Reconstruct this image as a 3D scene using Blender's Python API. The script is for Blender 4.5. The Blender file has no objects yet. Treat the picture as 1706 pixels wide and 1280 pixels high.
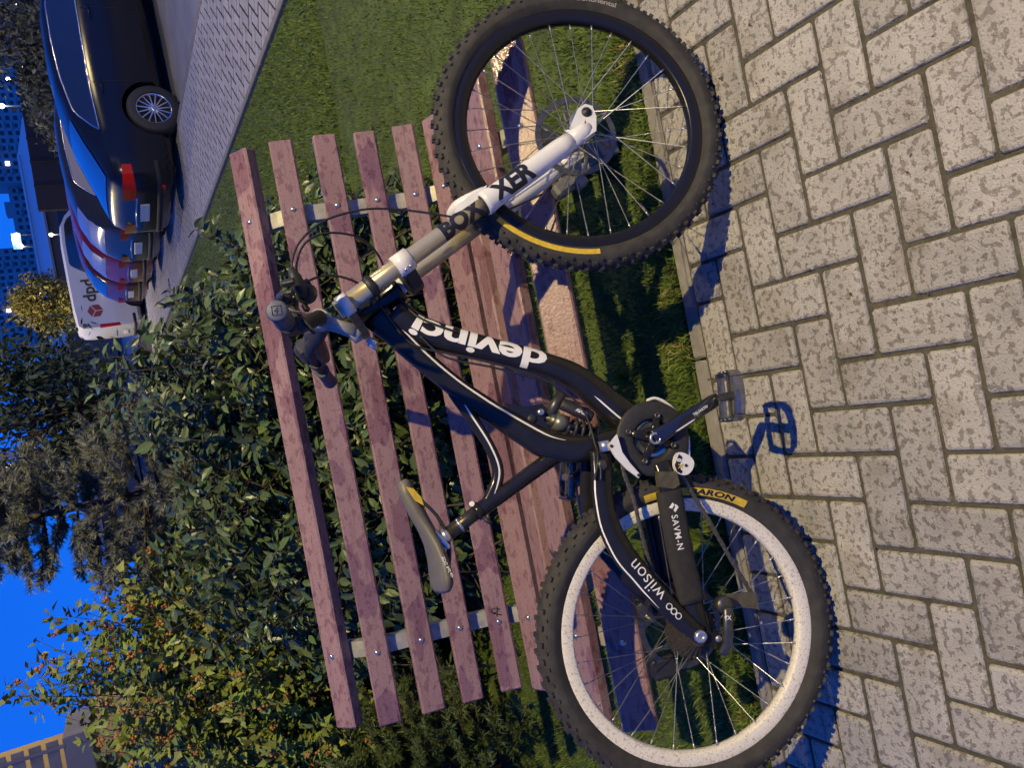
import bpy, bmesh, math, random
import numpy as np
from mathutils import Vector, Matrix

random.seed(7)
rng = np.random.default_rng(11)
SC = bpy.context.scene
COL = SC.collection
R = math.radians

# ------------------------------------------------------------------ camera
# the photograph was taken with the phone held upright and is stored lying on its side
PW, PH, FPX = 1706.0, 1280.0, 1300.0
PITCH, ROLL, CAM_H = R(27.25), R(10.4), 1.37
_cp, _sp = math.cos(PITCH), math.sin(PITCH)
_fwd = Vector((0, _cp, -_sp)); _rt = Vector((1, 0, 0)); _dn = Vector((0, -_sp, -_cp))
_c, _s = math.cos(ROLL), math.sin(ROLL)
C_R = _c * _rt + _s * _dn
C_D = -_s * _rt + _c * _dn
CAM = Vector((0, 0, CAM_H))
cd = bpy.data.cameras.new('camera')
cd.sensor_fit = 'HORIZONTAL'; cd.sensor_width = 36.0
cd.lens = FPX / PW * 36.0
cd.clip_start = 0.05; cd.clip_end = 3000
cam = bpy.data.objects.new('camera', cd); COL.objects.link(cam)
m = Matrix.Identity(4)
for i in range(3):
    m[i][0] = C_D[i]; m[i][1] = C_R[i]; m[i][2] = -_fwd[i]; m[i][3] = CAM[i]
cam.matrix_world = m
SC.camera = cam

# ------------------------------------------------------------------ sky: deep blue after sunset
w = bpy.data.worlds.new('World'); SC.world = w; w.use_nodes = True
nt = w.node_tree; nt.nodes.clear()
o_ = nt.nodes.new('ShaderNodeOutputWorld'); bg = nt.nodes.new('ShaderNodeBackground')
tc = nt.nodes.new('ShaderNodeTexCoord'); sx = nt.nodes.new('ShaderNodeSeparateXYZ')
rp = nt.nodes.new('ShaderNodeValToRGB')
nt.links.new(tc.outputs['Generated'], sx.inputs[0]); nt.links.new(sx.outputs['Z'], rp.inputs[0])
rp.color_ramp.elements[0].position = 0.0; rp.color_ramp.elements[0].color = (0.008, 0.17, 0.98, 1)
rp.color_ramp.elements[1].position = 1.0; rp.color_ramp.elements[1].color = (0.020, 0.070, 0.36, 1)
e_ = rp.color_ramp.elements.new(0.35); e_.color = (0.006, 0.125, 0.86, 1)
nt.links.new(rp.outputs[0], bg.inputs[0]); bg.inputs[1].default_value = 0.95
nt.links.new(bg.outputs[0], o_.inputs[0])

SC.view_settings.view_transform = 'Standard'
SC.view_settings.look = 'None'
SC.view_settings.exposure = 0.0
SC.view_settings.gamma = 1.0
SC.view_settings.use_curve_mapping = False
LAMP_W = 2120.0
LAMP_COL = (1.0, 0.81, 0.37)

# ------------------------------------------------------------------ photo pixel -> direction
def ray(x, y):
    d = C_R * (PH / 2 - y) + C_D * (x - PW / 2) + _fwd * FPX
    return d.normalized()
def at_plane(x, y, p0, n):
    d = ray(x, y)
    return CAM + d * ((p0 - CAM).dot(n) / d.dot(n))
def at_y(x, y, Y):
    d = ray(x, y); return CAM + d * (Y / d.y)
def at_ground(x, y, z=0.0):
    d = ray(x, y); return CAM + d * ((z - CAM_H) / d.z)

# ------------------------------------------------------------------ materials
MATS = {}
def mat(name, col, rough=0.6, metal=0.0, var=0.0, vscale=8.0, bump=0.0, bscale=60.0, coat=0.0,
        spec=0.5, rnd=0.0, spots=None, emit=None, trans=0.0, island=0.0):
    if name in MATS: return MATS[name]
    M = bpy.data.materials.new(name); M.use_nodes = True
    N, L = M.node_tree.nodes, M.node_tree.links
    b = N['Principled BSDF']
    b.inputs['Roughness'].default_value = rough; b.inputs['Metallic'].default_value = metal
    b.inputs['Specular IOR Level'].default_value = spec
    if coat: b.inputs['Coat Weight'].default_value = coat; b.inputs['Coat Roughness'].default_value = 0.06
    if emit:
        b.inputs['Emission Color'].default_value = (*emit[0], 1); b.inputs['Emission Strength'].default_value = emit[1]
    if trans:
        b.inputs['Transmission Weight'].default_value = trans
    geo = N.new('ShaderNodeNewGeometry')
    out = None
    def rgb(c):
        n = N.new('ShaderNodeRGB'); n.outputs[0].default_value = (*c, 1); return n.outputs[0]
    out = rgb(col)
    def hsv(fac_socket, lo, hi, src):
        mr = N.new('ShaderNodeMapRange'); L.new(fac_socket, mr.inputs[0])
        mr.inputs[3].default_value = lo; mr.inputs[4].default_value = hi
        h = N.new('ShaderNodeHueSaturation'); L.new(mr.outputs[0], h.inputs['Value']); L.new(src, h.inputs['Color'])
        return h.outputs[0]
    if var:
        t = N.new('ShaderNodeTexNoise'); t.inputs['Scale'].default_value = vscale; t.inputs['Detail'].default_value = 5
        L.new(geo.outputs['Position'], t.inputs['Vector'])
        mr = N.new('ShaderNodeMapRange'); L.new(t.outputs[0], mr.inputs[0])
        mr.inputs[1].default_value = 0.3; mr.inputs[2].default_value = 0.7
        out = hsv(mr.outputs[0], 1 - var, 1 + var, out)
    if rnd:
        oi = N.new('ShaderNodeObjectInfo'); out = hsv(oi.outputs['Random'], 1 - rnd, 1 + rnd, out)
    if island:
        out = hsv(geo.outputs['Random Per Island'], 1 - island, 1 + island, out)
        h2 = N.new('ShaderNodeHueSaturation')
        mr = N.new('ShaderNodeMapRange'); 
        mm = N.new('ShaderNodeMath'); mm.operation = 'FRACT'
        m2 = N.new('ShaderNodeMath'); m2.operation = 'MULTIPLY'; m2.inputs[1].default_value = 7.13
        L.new(geo.outputs['Random Per Island'], m2.inputs[0]); L.new(m2.outputs[0], mm.inputs[0]); L.new(mm.outputs[0], mr.inputs[0])
        mr.inputs[3].default_value = 0.47; mr.inputs[4].default_value = 0.525
        L.new(mr.outputs[0], h2.inputs['Hue']); L.new(out, h2.inputs['Color']); out = h2.outputs[0]
    if spots:
        # spots = list of (scale, threshold, softness, colour multiplier, roughness or None, stretch)
        for (sc_, th, so, mul, rg, st) in spots:
            mp = N.new('ShaderNodeMapping'); mp.inputs['Scale'].default_value = st
            L.new(geo.outputs['Position'], mp.inputs['Vector'])
            t = N.new('ShaderNodeTexNoise'); t.inputs['Scale'].default_value = sc_; t.inputs['Detail'].default_value = 2.5
            t.inputs['Roughness'].default_value = 0.55
            L.new(mp.outputs[0], t.inputs['Vector'])
            mr = N.new('ShaderNodeMapRange'); L.new(t.outputs[0], mr.inputs[0])
            mr.inputs[1].default_value = th - so; mr.inputs[2].default_value = th + so
            mx = N.new('ShaderNodeMix'); mx.data_type = 'RGBA'; mx.blend_type = 'MULTIPLY'
            L.new(mr.outputs[0], mx.inputs['Factor']); L.new(out, mx.inputs['A'])
            mx.inputs['B'].default_value = (*mul, 1)
            out = mx.outputs['Result']
            if rg is not None:
                m3 = N.new('ShaderNodeMapRange'); L.new(mr.outputs[0], m3.inputs[0])
                m3.inputs[3].default_value = rough; m3.inputs[4].default_value = rg
                L.new(m3.outputs[0], b.inputs['Roughness'])
    L.new(out, b.inputs['Base Color'])
    if bump:
        t = N.new('ShaderNodeTexNoise'); t.inputs['Scale'].default_value = bscale; t.inputs['Detail'].default_value = 4
        L.new(geo.outputs['Position'], t.inputs['Vector'])
        bp = N.new('ShaderNodeBump'); bp.inputs['Strength'].default_value = min(1.0, bump); bp.inputs['Distance'].default_value = 0.004
        L.new(t.outputs[0], bp.inputs['Height']); L.new(bp.outputs[0], b.inputs['Normal'])
    MATS[name] = M
    return M

# ------------------------------------------------------------------ mesh helpers
class MB:
    def __init__(s): s.v = []; s.f = []; s.sm = []
    def add(s, vs, fs, smooth=False):
        k = len(s.v); s.v += [tuple(v) for v in vs]
        s.f += [tuple(i + k for i in f) for f in fs]; s.sm += [smooth] * len(fs)
        return s
    def box(s, c, size, ax=None, ch=0.0):
        c = Vector(c); hx, hy, hz = size[0] / 2, size[1] / 2, size[2] / 2
        A = ax or (Vector((1, 0, 0)), Vector((0, 1, 0)), Vector((0, 0, 1)))
        if ch <= 0:
            vs = [c + A[0] * (x * hx) + A[1] * (y * hy) + A[2] * (z * hz) for x in (-1, 1) for y in (-1, 1) for z in (-1, 1)]
            s.add(vs, [(0, 1, 3, 2), (4, 6, 7, 5), (0, 4, 5, 1), (2, 3, 7, 6), (0, 2, 6, 4), (1, 5, 7, 3)]); return s
        # chamfered: octagonal section in 1,2 swept along 0 with inset ends
        def ring(x, k):
            yy, zz = hy - k, hz - k
            cc = max(ch - k, 1e-4)
            p = [(yy, zz - cc), (yy - cc, zz), (-yy + cc, zz), (-yy, zz - cc), (-yy, -zz + cc), (-yy + cc, -zz), (yy - cc, -zz), (yy, -zz + cc)]
            return [c + A[0] * x + A[1] * a + A[2] * b for a, b in p]
        rs = [ring(-hx, ch * .9), ring(-hx + ch, 0), ring(hx - ch, 0), ring(hx, ch * .9)]
        vs = sum(rs, []); fs = []
        for i in range(3):
            for j in range(8):
                a, b = i * 8 + j, i * 8 + (j + 1) % 8
                fs.append((a, b, b + 8, a + 8))
        fs.append(tuple(range(7, -1, -1))); fs.append(tuple(range(24, 32)))
        return s.add(vs, fs)
    def tube(s, path, rad, n=10, ref=None, sq=2.0, caps=True, smooth=True):
        P = [Vector(p) for p in path]; N = len(P)
        if not isinstance(rad, (list, tuple)): rad = [rad] * N
        rr = [(r, r) if not isinstance(r, (list, tuple)) else r for r in rad]
        T = []
        for i in range(N):
            t = (P[min(i + 1, N - 1)] - P[max(i - 1, 0)]); T.append(t.normalized() if t.length > 1e-9 else Vector((0, 0, 1)))
        if ref is None:
            r0 = Vector((0, 0, 1)) if abs(T[0].z) < .9 else Vector((1, 0, 0))
        vs = []; prev = None
        for i in range(N):
            if ref is not None:
                v = Vector(ref); v = (v - T[i] * v.dot(T[i])).normalized()
            else:
                v = r0 if prev is None else prev
                v = (v - T[i] * v.dot(T[i])).normalized(); prev = v
            u = T[i].cross(v)
            for k in range(n):
                a = 2 * math.pi * k / n; ca, sa = math.cos(a), math.sin(a)
                if sq != 2.0:
                    ca = math.copysign(abs(ca) ** (2 / sq), ca); sa = math.copysign(abs(sa) ** (2 / sq), sa)
                vs.append(P[i] + u * (rr[i][0] * ca) + v * (rr[i][1] * sa))
        fs = []
        for i in range(N - 1):
            for k in range(n):
                a, b = i * n + k, i * n + (k + 1) % n
                fs.append((a, b, b + n, a + n))
        k0 = len(fs); s.add(vs, fs, smooth)
        if caps:
            k = len(s.v) - len(vs)
            s.f += [tuple(k + j for j in range(n - 1, -1, -1)), tuple(k + (N - 1) * n + j for j in range(n))]; s.sm += [False, False]
        return s
    def lathe(s, prof, o=(0, 0, 0), ax=(0, 1, 0), n=32, closed=False, smooth=True, a0=0.0, a1=2 * math.pi):
        ax = Vector(ax).normalized(); o = Vector(o)
        e1 = Vector((0, 0, 1)) if abs(ax.z) < .9 else Vector((1, 0, 0))
        e1 = (e1 - ax * e1.dot(ax)).normalized(); e2 = ax.cross(e1)
        m = len(prof); full = abs(a1 - a0 - 2 * math.pi) < 1e-6
        cnt = n if full else n + 1
        vs = []
        for i in range(cnt):
            a = a0 + (a1 - a0) * i / n
            d = e1 * math.cos(a) + e2 * math.sin(a)
            vs += [o + d * r + ax * h for r, h in prof]
        fs = []
        for i in range(n):
            i2 = (i + 1) % cnt
            for j in range(m if closed else m - 1):
                j2 = (j + 1) % m
                fs.append((i * m + j, i * m + j2, i2 * m + j2, i2 * m + j))
        return s.add(vs, fs, smooth)
    def prism(s, poly, ext, smooth=False):
        poly = [Vector(p) for p in poly]; ext = Vector(ext); n = len(poly)
        vs = poly + [p + ext for p in poly]
        fs = [tuple(range(n - 1, -1, -1)), tuple(range(n, 2 * n))] + [(i, (i + 1) % n, n + (i + 1) % n, n + i) for i in range(n)]
        return s.add(vs, fs, smooth)
    def ball(s, c, r, n=8, sc=(1, 1, 1)):
        c = Vector(c); prof = []
        vs = [c + Vector((0, 0, r * sc[2]))]; k = n // 2
        for i in range(1, k):
            a = math.pi * i / k
            for j in range(n):
                b = 2 * math.pi * j / n
                vs.append(c + Vector((r * sc[0] * math.sin(a) * math.cos(b), r * sc[1] * math.sin(a) * math.sin(b), r * sc[2] * math.cos(a))))
        vs.append(c - Vector((0, 0, r * sc[2])))
        fs = [(0, 1 + j, 1 + (j + 1) % n) for j in range(n)]
        for i in range(k - 2):
            for j in range(n):
                a, b = 1 + i * n + j, 1 + i * n + (j + 1) % n
                fs.append((a, a + n, b + n, b))
        L_ = len(vs) - 1; q = 1 + (k - 2) * n
        fs += [(L_, q + (j + 1) % n, q + j) for j in range(n)]
        return s.add(vs, fs, True)
    def mesh(s, name, material):
        me = bpy.data.meshes.new(name); me.from_pydata(s.v, [], s.f)
        me.polygons.foreach_set('use_smooth', s.sm)
        if material: me.materials.append(material)
        bm = bmesh.new(); bm.from_mesh(me); bmesh.ops.recalc_face_normals(bm, faces=bm.faces); bm.to_mesh(me); bm.free()
        me.update(); return me
    def build(s, name, material, parent=None, **kw):
        o = bpy.data.objects.new(name, s.mesh(name, material)); COL.objects.link(o)
        if parent: o.parent = parent
        for k, v in kw.items(): o[k] = v
        return o

def empty(name, label, cat, loc=(0, 0, 0), rot=None, group=None):
    o = bpy.data.objects.new(name, None); COL.objects.link(o); o.empty_display_size = 0.1
    o.location = loc
    if rot is not None: o.rotation_euler = rot
    o['label'] = label; o['category'] = cat
    if group: o['group'] = group
    return o
def link(name, me, parent=None, loc=None, rot=None):
    o = bpy.data.objects.new(name, me); COL.objects.link(o)
    if parent: o.parent = parent
    if loc is not None: o.location = loc
    if rot is not None: o.rotation_euler = rot
    return o
def fast_mesh(name, V, F, material, smooth=False):
    """V (n,3) array, F (m,k) array"""
    me = bpy.data.meshes.new(name); V = np.asarray(V, np.float32); F = np.asarray(F, np.int32)
    me.vertices.add(len(V)); me.vertices.foreach_set('co', V.ravel())
    k = F.shape[1]; me.loops.add(F.size); me.loops.foreach_set('vertex_index', F.ravel())
    me.polygons.add(len(F)); me.polygons.foreach_set('loop_start', np.arange(0, F.size, k, dtype=np.int32))
    me.polygons.foreach_set('loop_total', np.full(len(F), k, np.int32))
    me.polygons.foreach_set('use_smooth', np.full(len(F), smooth, bool))
    me.materials.append(material); me.update(calc_edges=True); me.validate()
    return me
_dg = None
def text_geo(body, size=1.0, bold=0.0, cuts_x=0.0, cuts_y=0.0, shear=0.0, spacing=1.0, res=3):
    """flat lettering as (verts2d, faces), centred on the origin, finely cut so that it can be laid on a curved surface"""
    cu = bpy.data.curves.new('letters', 'FONT'); cu.body = body; cu.size = size; cu.align_x = 'CENTER'; cu.align_y = 'CENTER'
    cu.offset = bold; cu.resolution_u = res; cu.shear = shear; cu.space_character = spacing
    o = bpy.data.objects.new('letters', cu); COL.objects.link(o)
    dg = bpy.context.evaluated_depsgraph_get(); dg.update()
    me = bpy.data.meshes.new_from_object(o.evaluated_get(dg))
    bm = bmesh.new(); bm.from_mesh(me)
    bmesh.ops.remove_doubles(bm, verts=bm.verts, dist=size * 1e-4)
    xs = [v.co.x for v in bm.verts]; ys = [v.co.y for v in bm.verts]
    for ax, st, lo, hi in ((0, cuts_x, min(xs), max(xs)), (1, cuts_y, min(ys), max(ys))):
        if st > 0:
            q = lo + st
            while q < hi:
                co = [0, 0, 0]; no = [0, 0, 0]; co[ax] = q; no[ax] = 1
                bmesh.ops.bisect_plane(bm, geom=bm.verts[:] + bm.edges[:] + bm.faces[:], plane_co=co, plane_no=no); q += st
    bm.verts.index_update()
    cx, cy = (min(xs) + max(xs)) / 2, (min(ys) + max(ys)) / 2
    V = [(v.co.x - cx, v.co.y - cy) for v in bm.verts]; F = [tuple(v.index for v in f.verts) for f in bm.faces]
    bm.free(); bpy.data.objects.remove(o); bpy.data.curves.remove(cu); bpy.data.meshes.remove(me)
    return V, F
def decal(name, V, F, fn, material, parent):
    mb = MB(); mb.add([fn(x, y) for x, y in V], F)
    me = bpy.data.meshes.new(name); me.from_pydata(mb.v, [], mb.f); me.materials.append(material); me.update()
    return link(name, me, parent)
def catmull(P, k=6):
    P = [Vector(p) for p in P]; out = []
    for i in range(len(P) - 1):
        p0, p1, p2, p3 = P[max(i - 1, 0)], P[i], P[i + 1], P[min(i + 2, len(P) - 1)]
        for j in range(k):
            t = j / k
            out.append(0.5 * ((2 * p1) + (p2 - p0) * t + (2 * p0 - 5 * p1 + 4 * p2 - p3) * t * t + (3 * p1 - p0 - 3 * p2 + p3) * t ** 3))
    out.append(P[-1]); return out
def interp(vals, n, k):
    out = []
    for i in range(len(vals) - 1):
        for j in range(k):
            t = j / k; t = t * t * (3 - 2 * t); out.append(vals[i] * (1 - t) + vals[i + 1] * t)
    out.append(vals[-1]); return out

# materials used in several places
m_concrete = mat('concrete', (0.23, 0.21, 0.18), 0.85, var=0.18, vscale=25, bump=0.5, bscale=220)
m_paver = mat('paver_concrete', (0.385, 0.357, 0.315), 0.72, var=0.13, vscale=11, bump=0.9, bscale=260, rnd=0.13,
              spots=[(66, 0.560, 0.010, (0.57, 0.55, 0.52), 0.40, (1, 1, 1)), (140, 0.615, 0.012, (0.68, 0.66, 0.62), None, (1, 1, 1)), (6, 0.60, 0.04, (0.82, 0.80, 0.75), None, (1, 1, 1))])
m_joint = mat('joint_sand', (0.085, 0.076, 0.052), 0.95, var=0.3, vscale=60, bump=0.8, bscale=300)
m_slat = mat('maroon_paint', (0.282, 0.172, 0.168), 0.38, var=0.10, vscale=7, bump=0.25, bscale=140, rnd=0.06,
             spots=[(40, 0.580, 0.014, (0.72, 0.63, 0.66), 0.14, (0.8, 1.5, 1.5)), (4.5, 0.58, 0.012, (0.74, 0.65, 0.70), 0.12, (1, 2, 2)), (60, 0.58, 0.04, (0.88, 0.84, 0.84), None, (.05, 3, 3)), (150, 0.62, 0.015, (0.76, 0.68, 0.70), None, (1, 1, 1)), (70, 0.70, 0.01, (0.62, 0.52, 0.52), None, (.12, 2.2, 2.2))])
m_galv = mat('galvanised_steel', (0.36, 0.34, 0.28), 0.5, 0.3, var=0.2, vscale=40)
m_bolt = mat('bolt_steel', (0.6, 0.58, 0.52), 0.25, 0.9)
m_black = mat('frame_black', (0.016, 0.0150, 0.0135), 0.19, coat=0.0, spec=0.34, var=0.2, vscale=30)
m_matte = mat('black_plastic', (0.018, 0.018, 0.019), 0.55, var=0.25, vscale=60)
m_rubber = mat('tyre_rubber', (0.034, 0.031, 0.027), 0.78, var=0.35, vscale=35, bump=0.25, bscale=300)
m_white = mat('white_paint', (0.72, 0.70, 0.66), 0.35, var=0.06, vscale=20, coat=0.3)
m_print_w = mat('white_print', (0.78, 0.76, 0.72), 0.5)
m_print_k = mat('black_print', (0.012, 0.012, 0.014), 0.45)
m_yellow = mat('yellow_print', (0.62, 0.42, 0.03), 0.6, var=0.15, vscale=120)
m_champ = mat('champagne_alloy', (0.56, 0.47, 0.27), 0.30, 0.55)
m_alloy = mat('silver_alloy', (0.62, 0.61, 0.58), 0.3, 0.85, var=0.1, vscale=60)
m_dalloy = mat('dark_alloy', (0.10, 0.095, 0.085), 0.38, 0.7, var=0.25, vscale=80)
m_chain = mat('chain_steel', (0.10, 0.09, 0.075), 0.5, 0.6, var=0.3, vscale=200)
m_rimw = mat('dirty_silver_rim', (0.80, 0.74, 0.62), 0.55, 0.05, spots=[(170, 0.60, 0.03, (0.70, 0.66, 0.60), None, (1, 1, 1)), (420, 0.60, 0.03, (0.7, 0.67, 0.62), None, (1, 1, 1))])
m_rimk = mat('glossy_black_rim', (0.012, 0.0115, 0.011), 0.26, coat=0.0, spec=0.35)
m_spoke = mat('spoke_steel', (0.62, 0.60, 0.55), 0.3, 0.75)
m_asphalt = mat('asphalt', (0.075, 0.072, 0.075), 0.8, var=0.2, vscale=3, bump=0.4, bscale=200)

# ================================================================== SETTING
def structure(o): o['kind'] = 'structure'; return o
# ground sheet out to the horizon
g = MB(); g.add([(-1500, -300, -0.115), (1500, -300, -0.115), (1500, 2600, -0.115), (-1500, 2600, -0.115)], [(0, 1, 2, 3)])
structure(g.build('ground', m_asphalt))
# lawn slab
m_lawn = mat('lawn_soil', (0.076, 0.108, 0.022), 0.9, var=0.35, vscale=9, bump=1.0, bscale=160, spots=[(45, 0.6, 0.06, (0.6, 0.7, 0.5), None, (1, 1, 1))])
structure(MB().box((-8.7, 21.6, -0.065), (22.6, 39.94, 0.10)).build('lawn', m_lawn))

# --- foreground pavement in herringbone bond
G_YAW = R(0.84); G_O = Vector((0.4215, 1.068, 0))
G_A = Vector((math.sin(G_YAW), -math.cos(G_YAW), 0)); G_B = Vector((-math.cos(G_YAW), -math.sin(G_YAW), 0))
def gpt(a, b, z=0.0): q = G_O + G_A * (a * 0.1) + G_B * (b * 0.1); return Vector((q.x, q.y, z))
q = [gpt(-5.05, -60, -0.0075), gpt(-5.05, 70, -0.0075), gpt(45, 70, -0.0075), gpt(45, -60, -0.0075)]
pm = MB(); pm.prism([p - Vector((0, 0, .06)) for p in q], (0, 0, .06))
pavement = structure(pm.build('pavement', m_joint))
def paver_mesh(la, lb, name='paver'):
    """chamfered concrete block, la x lb modules"""
    hx, hy, c, r = la * .05 - .0046, lb * .05 - .0046, .0045, .0
    def ring(k, z, cr):
        x, y = hx - k, hy - k
        return [(x, y - cr, z), (x - cr, y, z), (-x + cr, y, z), (-x, y - cr, z), (-x, -y + cr, z), (-x + cr, -y, z), (x - cr, -y, z), (x, -y + cr, z)]
    rs = [ring(0, -.05, .005), ring(0, -.0060, .005), ring(.0022, -.0022, .005), ring(.0075, 0, .006)]
    vs = sum(rs, []); fs = []
    for i in range(3):
        for j in range(8):
            a, b = i * 8 + j, i * 8 + (j + 1) % 8; fs.append((a, b, b + 8, a + 8))
    fs.append(tuple(range(24, 32)))
    mb = MB(); mb.add(vs, fs); return mb.mesh(name, m_paver)
pv_full = paver_mesh(2, 1); pv_half = paver_mesh(1, 1)
rot_E = math.atan2(G_A.y, G_A.x)
cells = []
for k in range(-60, 61):
    for mm_ in range(-40, 41):
        a0, b0 = -k + 2 * mm_, k + 2 * mm_
        for (a, b, la, lb) in ((a0, b0, 2, 1), (a0 + 2, b0, 1, 2)):
            if a + la <= -5 or a >= 16 or b + lb <= -40 or b >= 50: continue
            if a < -5: la = a + la + 5; a = -5
            cells.append((a, b, la, lb))
cells.sort(key=lambda c: abs(c[1] - 4.5) * 0.55 + abs(c[0] - 1.0))
rest = MB()
for i, (a, b, la, lb) in enumerate(cells):
    c = gpt(a + la / 2, b + lb / 2)
    rz = rot_E + (0 if la >= lb else math.pi / 2) + random.gauss(0, .004)
    me = pv_full if la * lb == 2 else pv_half
    dz = random.gauss(0, .0009); rx, ry = random.gauss(0, .004), random.gauss(0, .004)
    if i < 296:
        o = link('paver', me, pavement, (c.x + random.gauss(0, .0007), c.y + random.gauss(0, .0007), dz), (rx, ry, rz))
    else:
        Mx = Matrix.Translation((c.x, c.y, dz)) @ Matrix.Rotation(rz, 4, 'Z')
        rest.add([Mx @ v.co for v in me.vertices], [tuple(p.vertices) for p in me.polygons])
o = rest.build('outer_pavers', m_paver, pavement); o['kind'] = 'stuff'
# concrete edging stones between pavement and lawn
for i in range(-5, 5):
    c = gpt(-5.27, i * 10 - 0.6); ax = (G_B, G_A, Vector((0, 0, 1)))
    MB().box((c.x, c.y, -.051 + random.gauss(0, .001)), (.994, .047, .10), ax, .006).build('edging_stone', m_concrete, pavement)

# --- side walk running away along the lawn
m_walk = mat('walk_paver', (0.40, 0.38, 0.385), 0.85, var=0.10, vscale=4, bump=0.4, bscale=200, rnd=0.08, spots=[(30, 0.58, 0.03, (0.8, 0.78, 0.78), None, (1, 1, 1))])
m_walkj = mat('walk_joint', (0.045, 0.042, 0.045), 0.95, spec=0.1)
WX0, WX1 = 2.655, 4.03
walk = structure(MB().box(((WX0 + WX1) / 2, 27.84, -0.0525), (WX1 - WX0, 52.4, 0.096)).build('sidewalk', m_walkj))
structure(MB().box((14.03, 24, -0.10), (20.0, 60, 0.02)).build('parking_lane', mat('parking_paving', (0.27, 0.26, 0.27), 0.7, var=0.2, vscale=1.5, bump=0.3, bscale=40)))
def walk_paver(la, lb):
    hx, hy = la * .05 - .008, lb * .05 - .008
    vs = [(-hx, -hy, -.03), (hx, -hy, -.03), (hx, hy, -.03), (-hx, hy, -.03), (-hx + .004, -hy + .004, 0), (hx - .004, -hy + .004, 0), (hx - .004, hy - .004, 0), (-hx + .004, hy - .004, 0)]
    mb = MB(); mb.add(vs, [(4, 5, 6, 7), (0, 1, 5, 4), (1, 2, 6, 5), (2, 3, 7, 6), (3, 0, 4, 7)]); return mb.mesh('paver', m_walk)
wp = walk_paver(2, 1); wcells = []; wedge = []
ca, sa = math.cos(R(45)), math.sin(R(45))
for k in range(-330, 331):
    for mm_ in range(-160, 161):
        a0, b0 = -k + 2 * mm_, k + 2 * mm_
        for (a, b, la, lb) in ((a0, b0, 2, 1), (a0 + 2, b0, 1, 2)):
            cx, cy = (a + la / 2) * .1, (b + lb / 2) * .1
            X, Y = ca * cx - sa * cy + 3.3, sa * cx + ca * cy + 12
            if not (WX0 - .12 < X < WX1 + .12 and 1.75 < Y < 24): continue
            if WX0 + .10 < X < WX1 - .10: wcells.append((X, Y, R(45) + (0 if la > lb else math.pi / 2)))
            else: wedge.append((X, Y, R(45) + (0 if la > lb else math.pi / 2)))
wcells.sort(key=lambda c: abs(c[1] - 6.4)); wrest = MB()
for i, (X, Y, rz) in enumerate(wcells):
    z = random.gauss(0, .0012)
    if i < 298: link('paver', wp, walk, (X, Y, z), (0, 0, rz))
    else:
        Mx = Matrix.Translation((X, Y, z)) @ Matrix.Rotation(rz, 4, 'Z'); wrest.add([Mx @ v.co for v in wp.vertices], [tuple(p.vertices) for p in wp.polygons])
def clip_x(poly, x, keep_right):
    out = []
    for i in range(len(poly)):
        p, q = poly[i], poly[(i + 1) % len(poly)]
        ip, iq = (p[0] >= x) == keep_right, (q[0] >= x) == keep_right
        if ip: out.append(p)
        if ip != iq: t = (x - p[0]) / (q[0] - p[0]); out.append((x, p[1] + (q[1] - p[1]) * t))
    return out
for (X, Y, rz) in wedge:      # cut stones along both edges
    cr, sr = math.cos(rz), math.sin(rz); hx, hy = .092, .042
    poly = [(X + cr * a - sr * b, Y + sr * a + cr * b) for a, b in ((-hx, -hy), (hx, -hy), (hx, hy), (-hx, hy))]
    poly = clip_x(clip_x(poly, WX0 + .004, True), WX1 - .004, False)
    if len(poly) >= 3: wrest.prism([(x, y, -.03) for x, y in poly], (0, 0, .03))
o = wrest.build('outer_pavers', m_walk, walk); o['kind'] = 'stuff'
for i in range(50):
    MB().box((WX0 - .028, 2.14 + i, -.04), (.05, .993, .11), None, .006).build('edging_stone', m_concrete, walk)
for i in range(50):
    MB().box((WX1 + .05, 2.14 + i, -.053), (.10, .993, .104), None, .01).build('kerb_stone', m_concrete, walk)

# ================================================================== STREET LAMPS (they light the scene)
def street_lamp(x, y, h, power, label, aim=(0, 0), rad=0.05):
    t = empty('street_lamp', label, 'street lamp', (x, y, 0), group='street lamps')
    d = Vector((aim[0] - x, aim[1] - y, 0)).normalized()
    MB().tube([(-d.x * .9, -d.y * .9, -.1), (-d.x * .9, -d.y * .9, 1.2), (-d.x * .9, -d.y * .9, h + .15)], [.075, .06, .045], 12).build('pole', m_galv, t)
    MB().tube([(-d.x * .9, -d.y * .9, h + .12), (-d.x * .45, -d.y * .45, h + .28), (0, 0, h + .22)], [.03, .028, .026], 10).build('arm', m_galv, t)
    ax = (d, Vector((-d.y, d.x, 0)), Vector((0, 0, 1)))
    MB().box((d.x * .12, d.y * .12, h + .19), (.55, .24, .09), ax, .03).build('lamp_head', m_dalloy, t)
    L = bpy.data.lights.new('lamp_light', 'POINT'); L.energy = power; L.color = LAMP_COL; L.shadow_soft_size = rad
    lo = bpy.data.objects.new('lamp_light', L); COL.objects.link(lo); lo.parent = t; lo.location = (0, 0, h)
    return t
LD = Vector((0.398, -0.379, 0.835)) * 6.6
street_lamp(0.0 + LD.x, 1.5 + LD.y, 0.2 + LD.z, LAMP_W, 'tall street lamp behind the photographer lighting the bench', (0, 2))
street_lamp(10.5, 7.0, 7.0, 900, 'tall street lamp beside the parked cars out of view', (5, 9))
street_lamp(0.75, 25.5, 6.5, 2800, 'street lamp on the lawn behind the tails of the parked cars', (4, 20))

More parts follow.
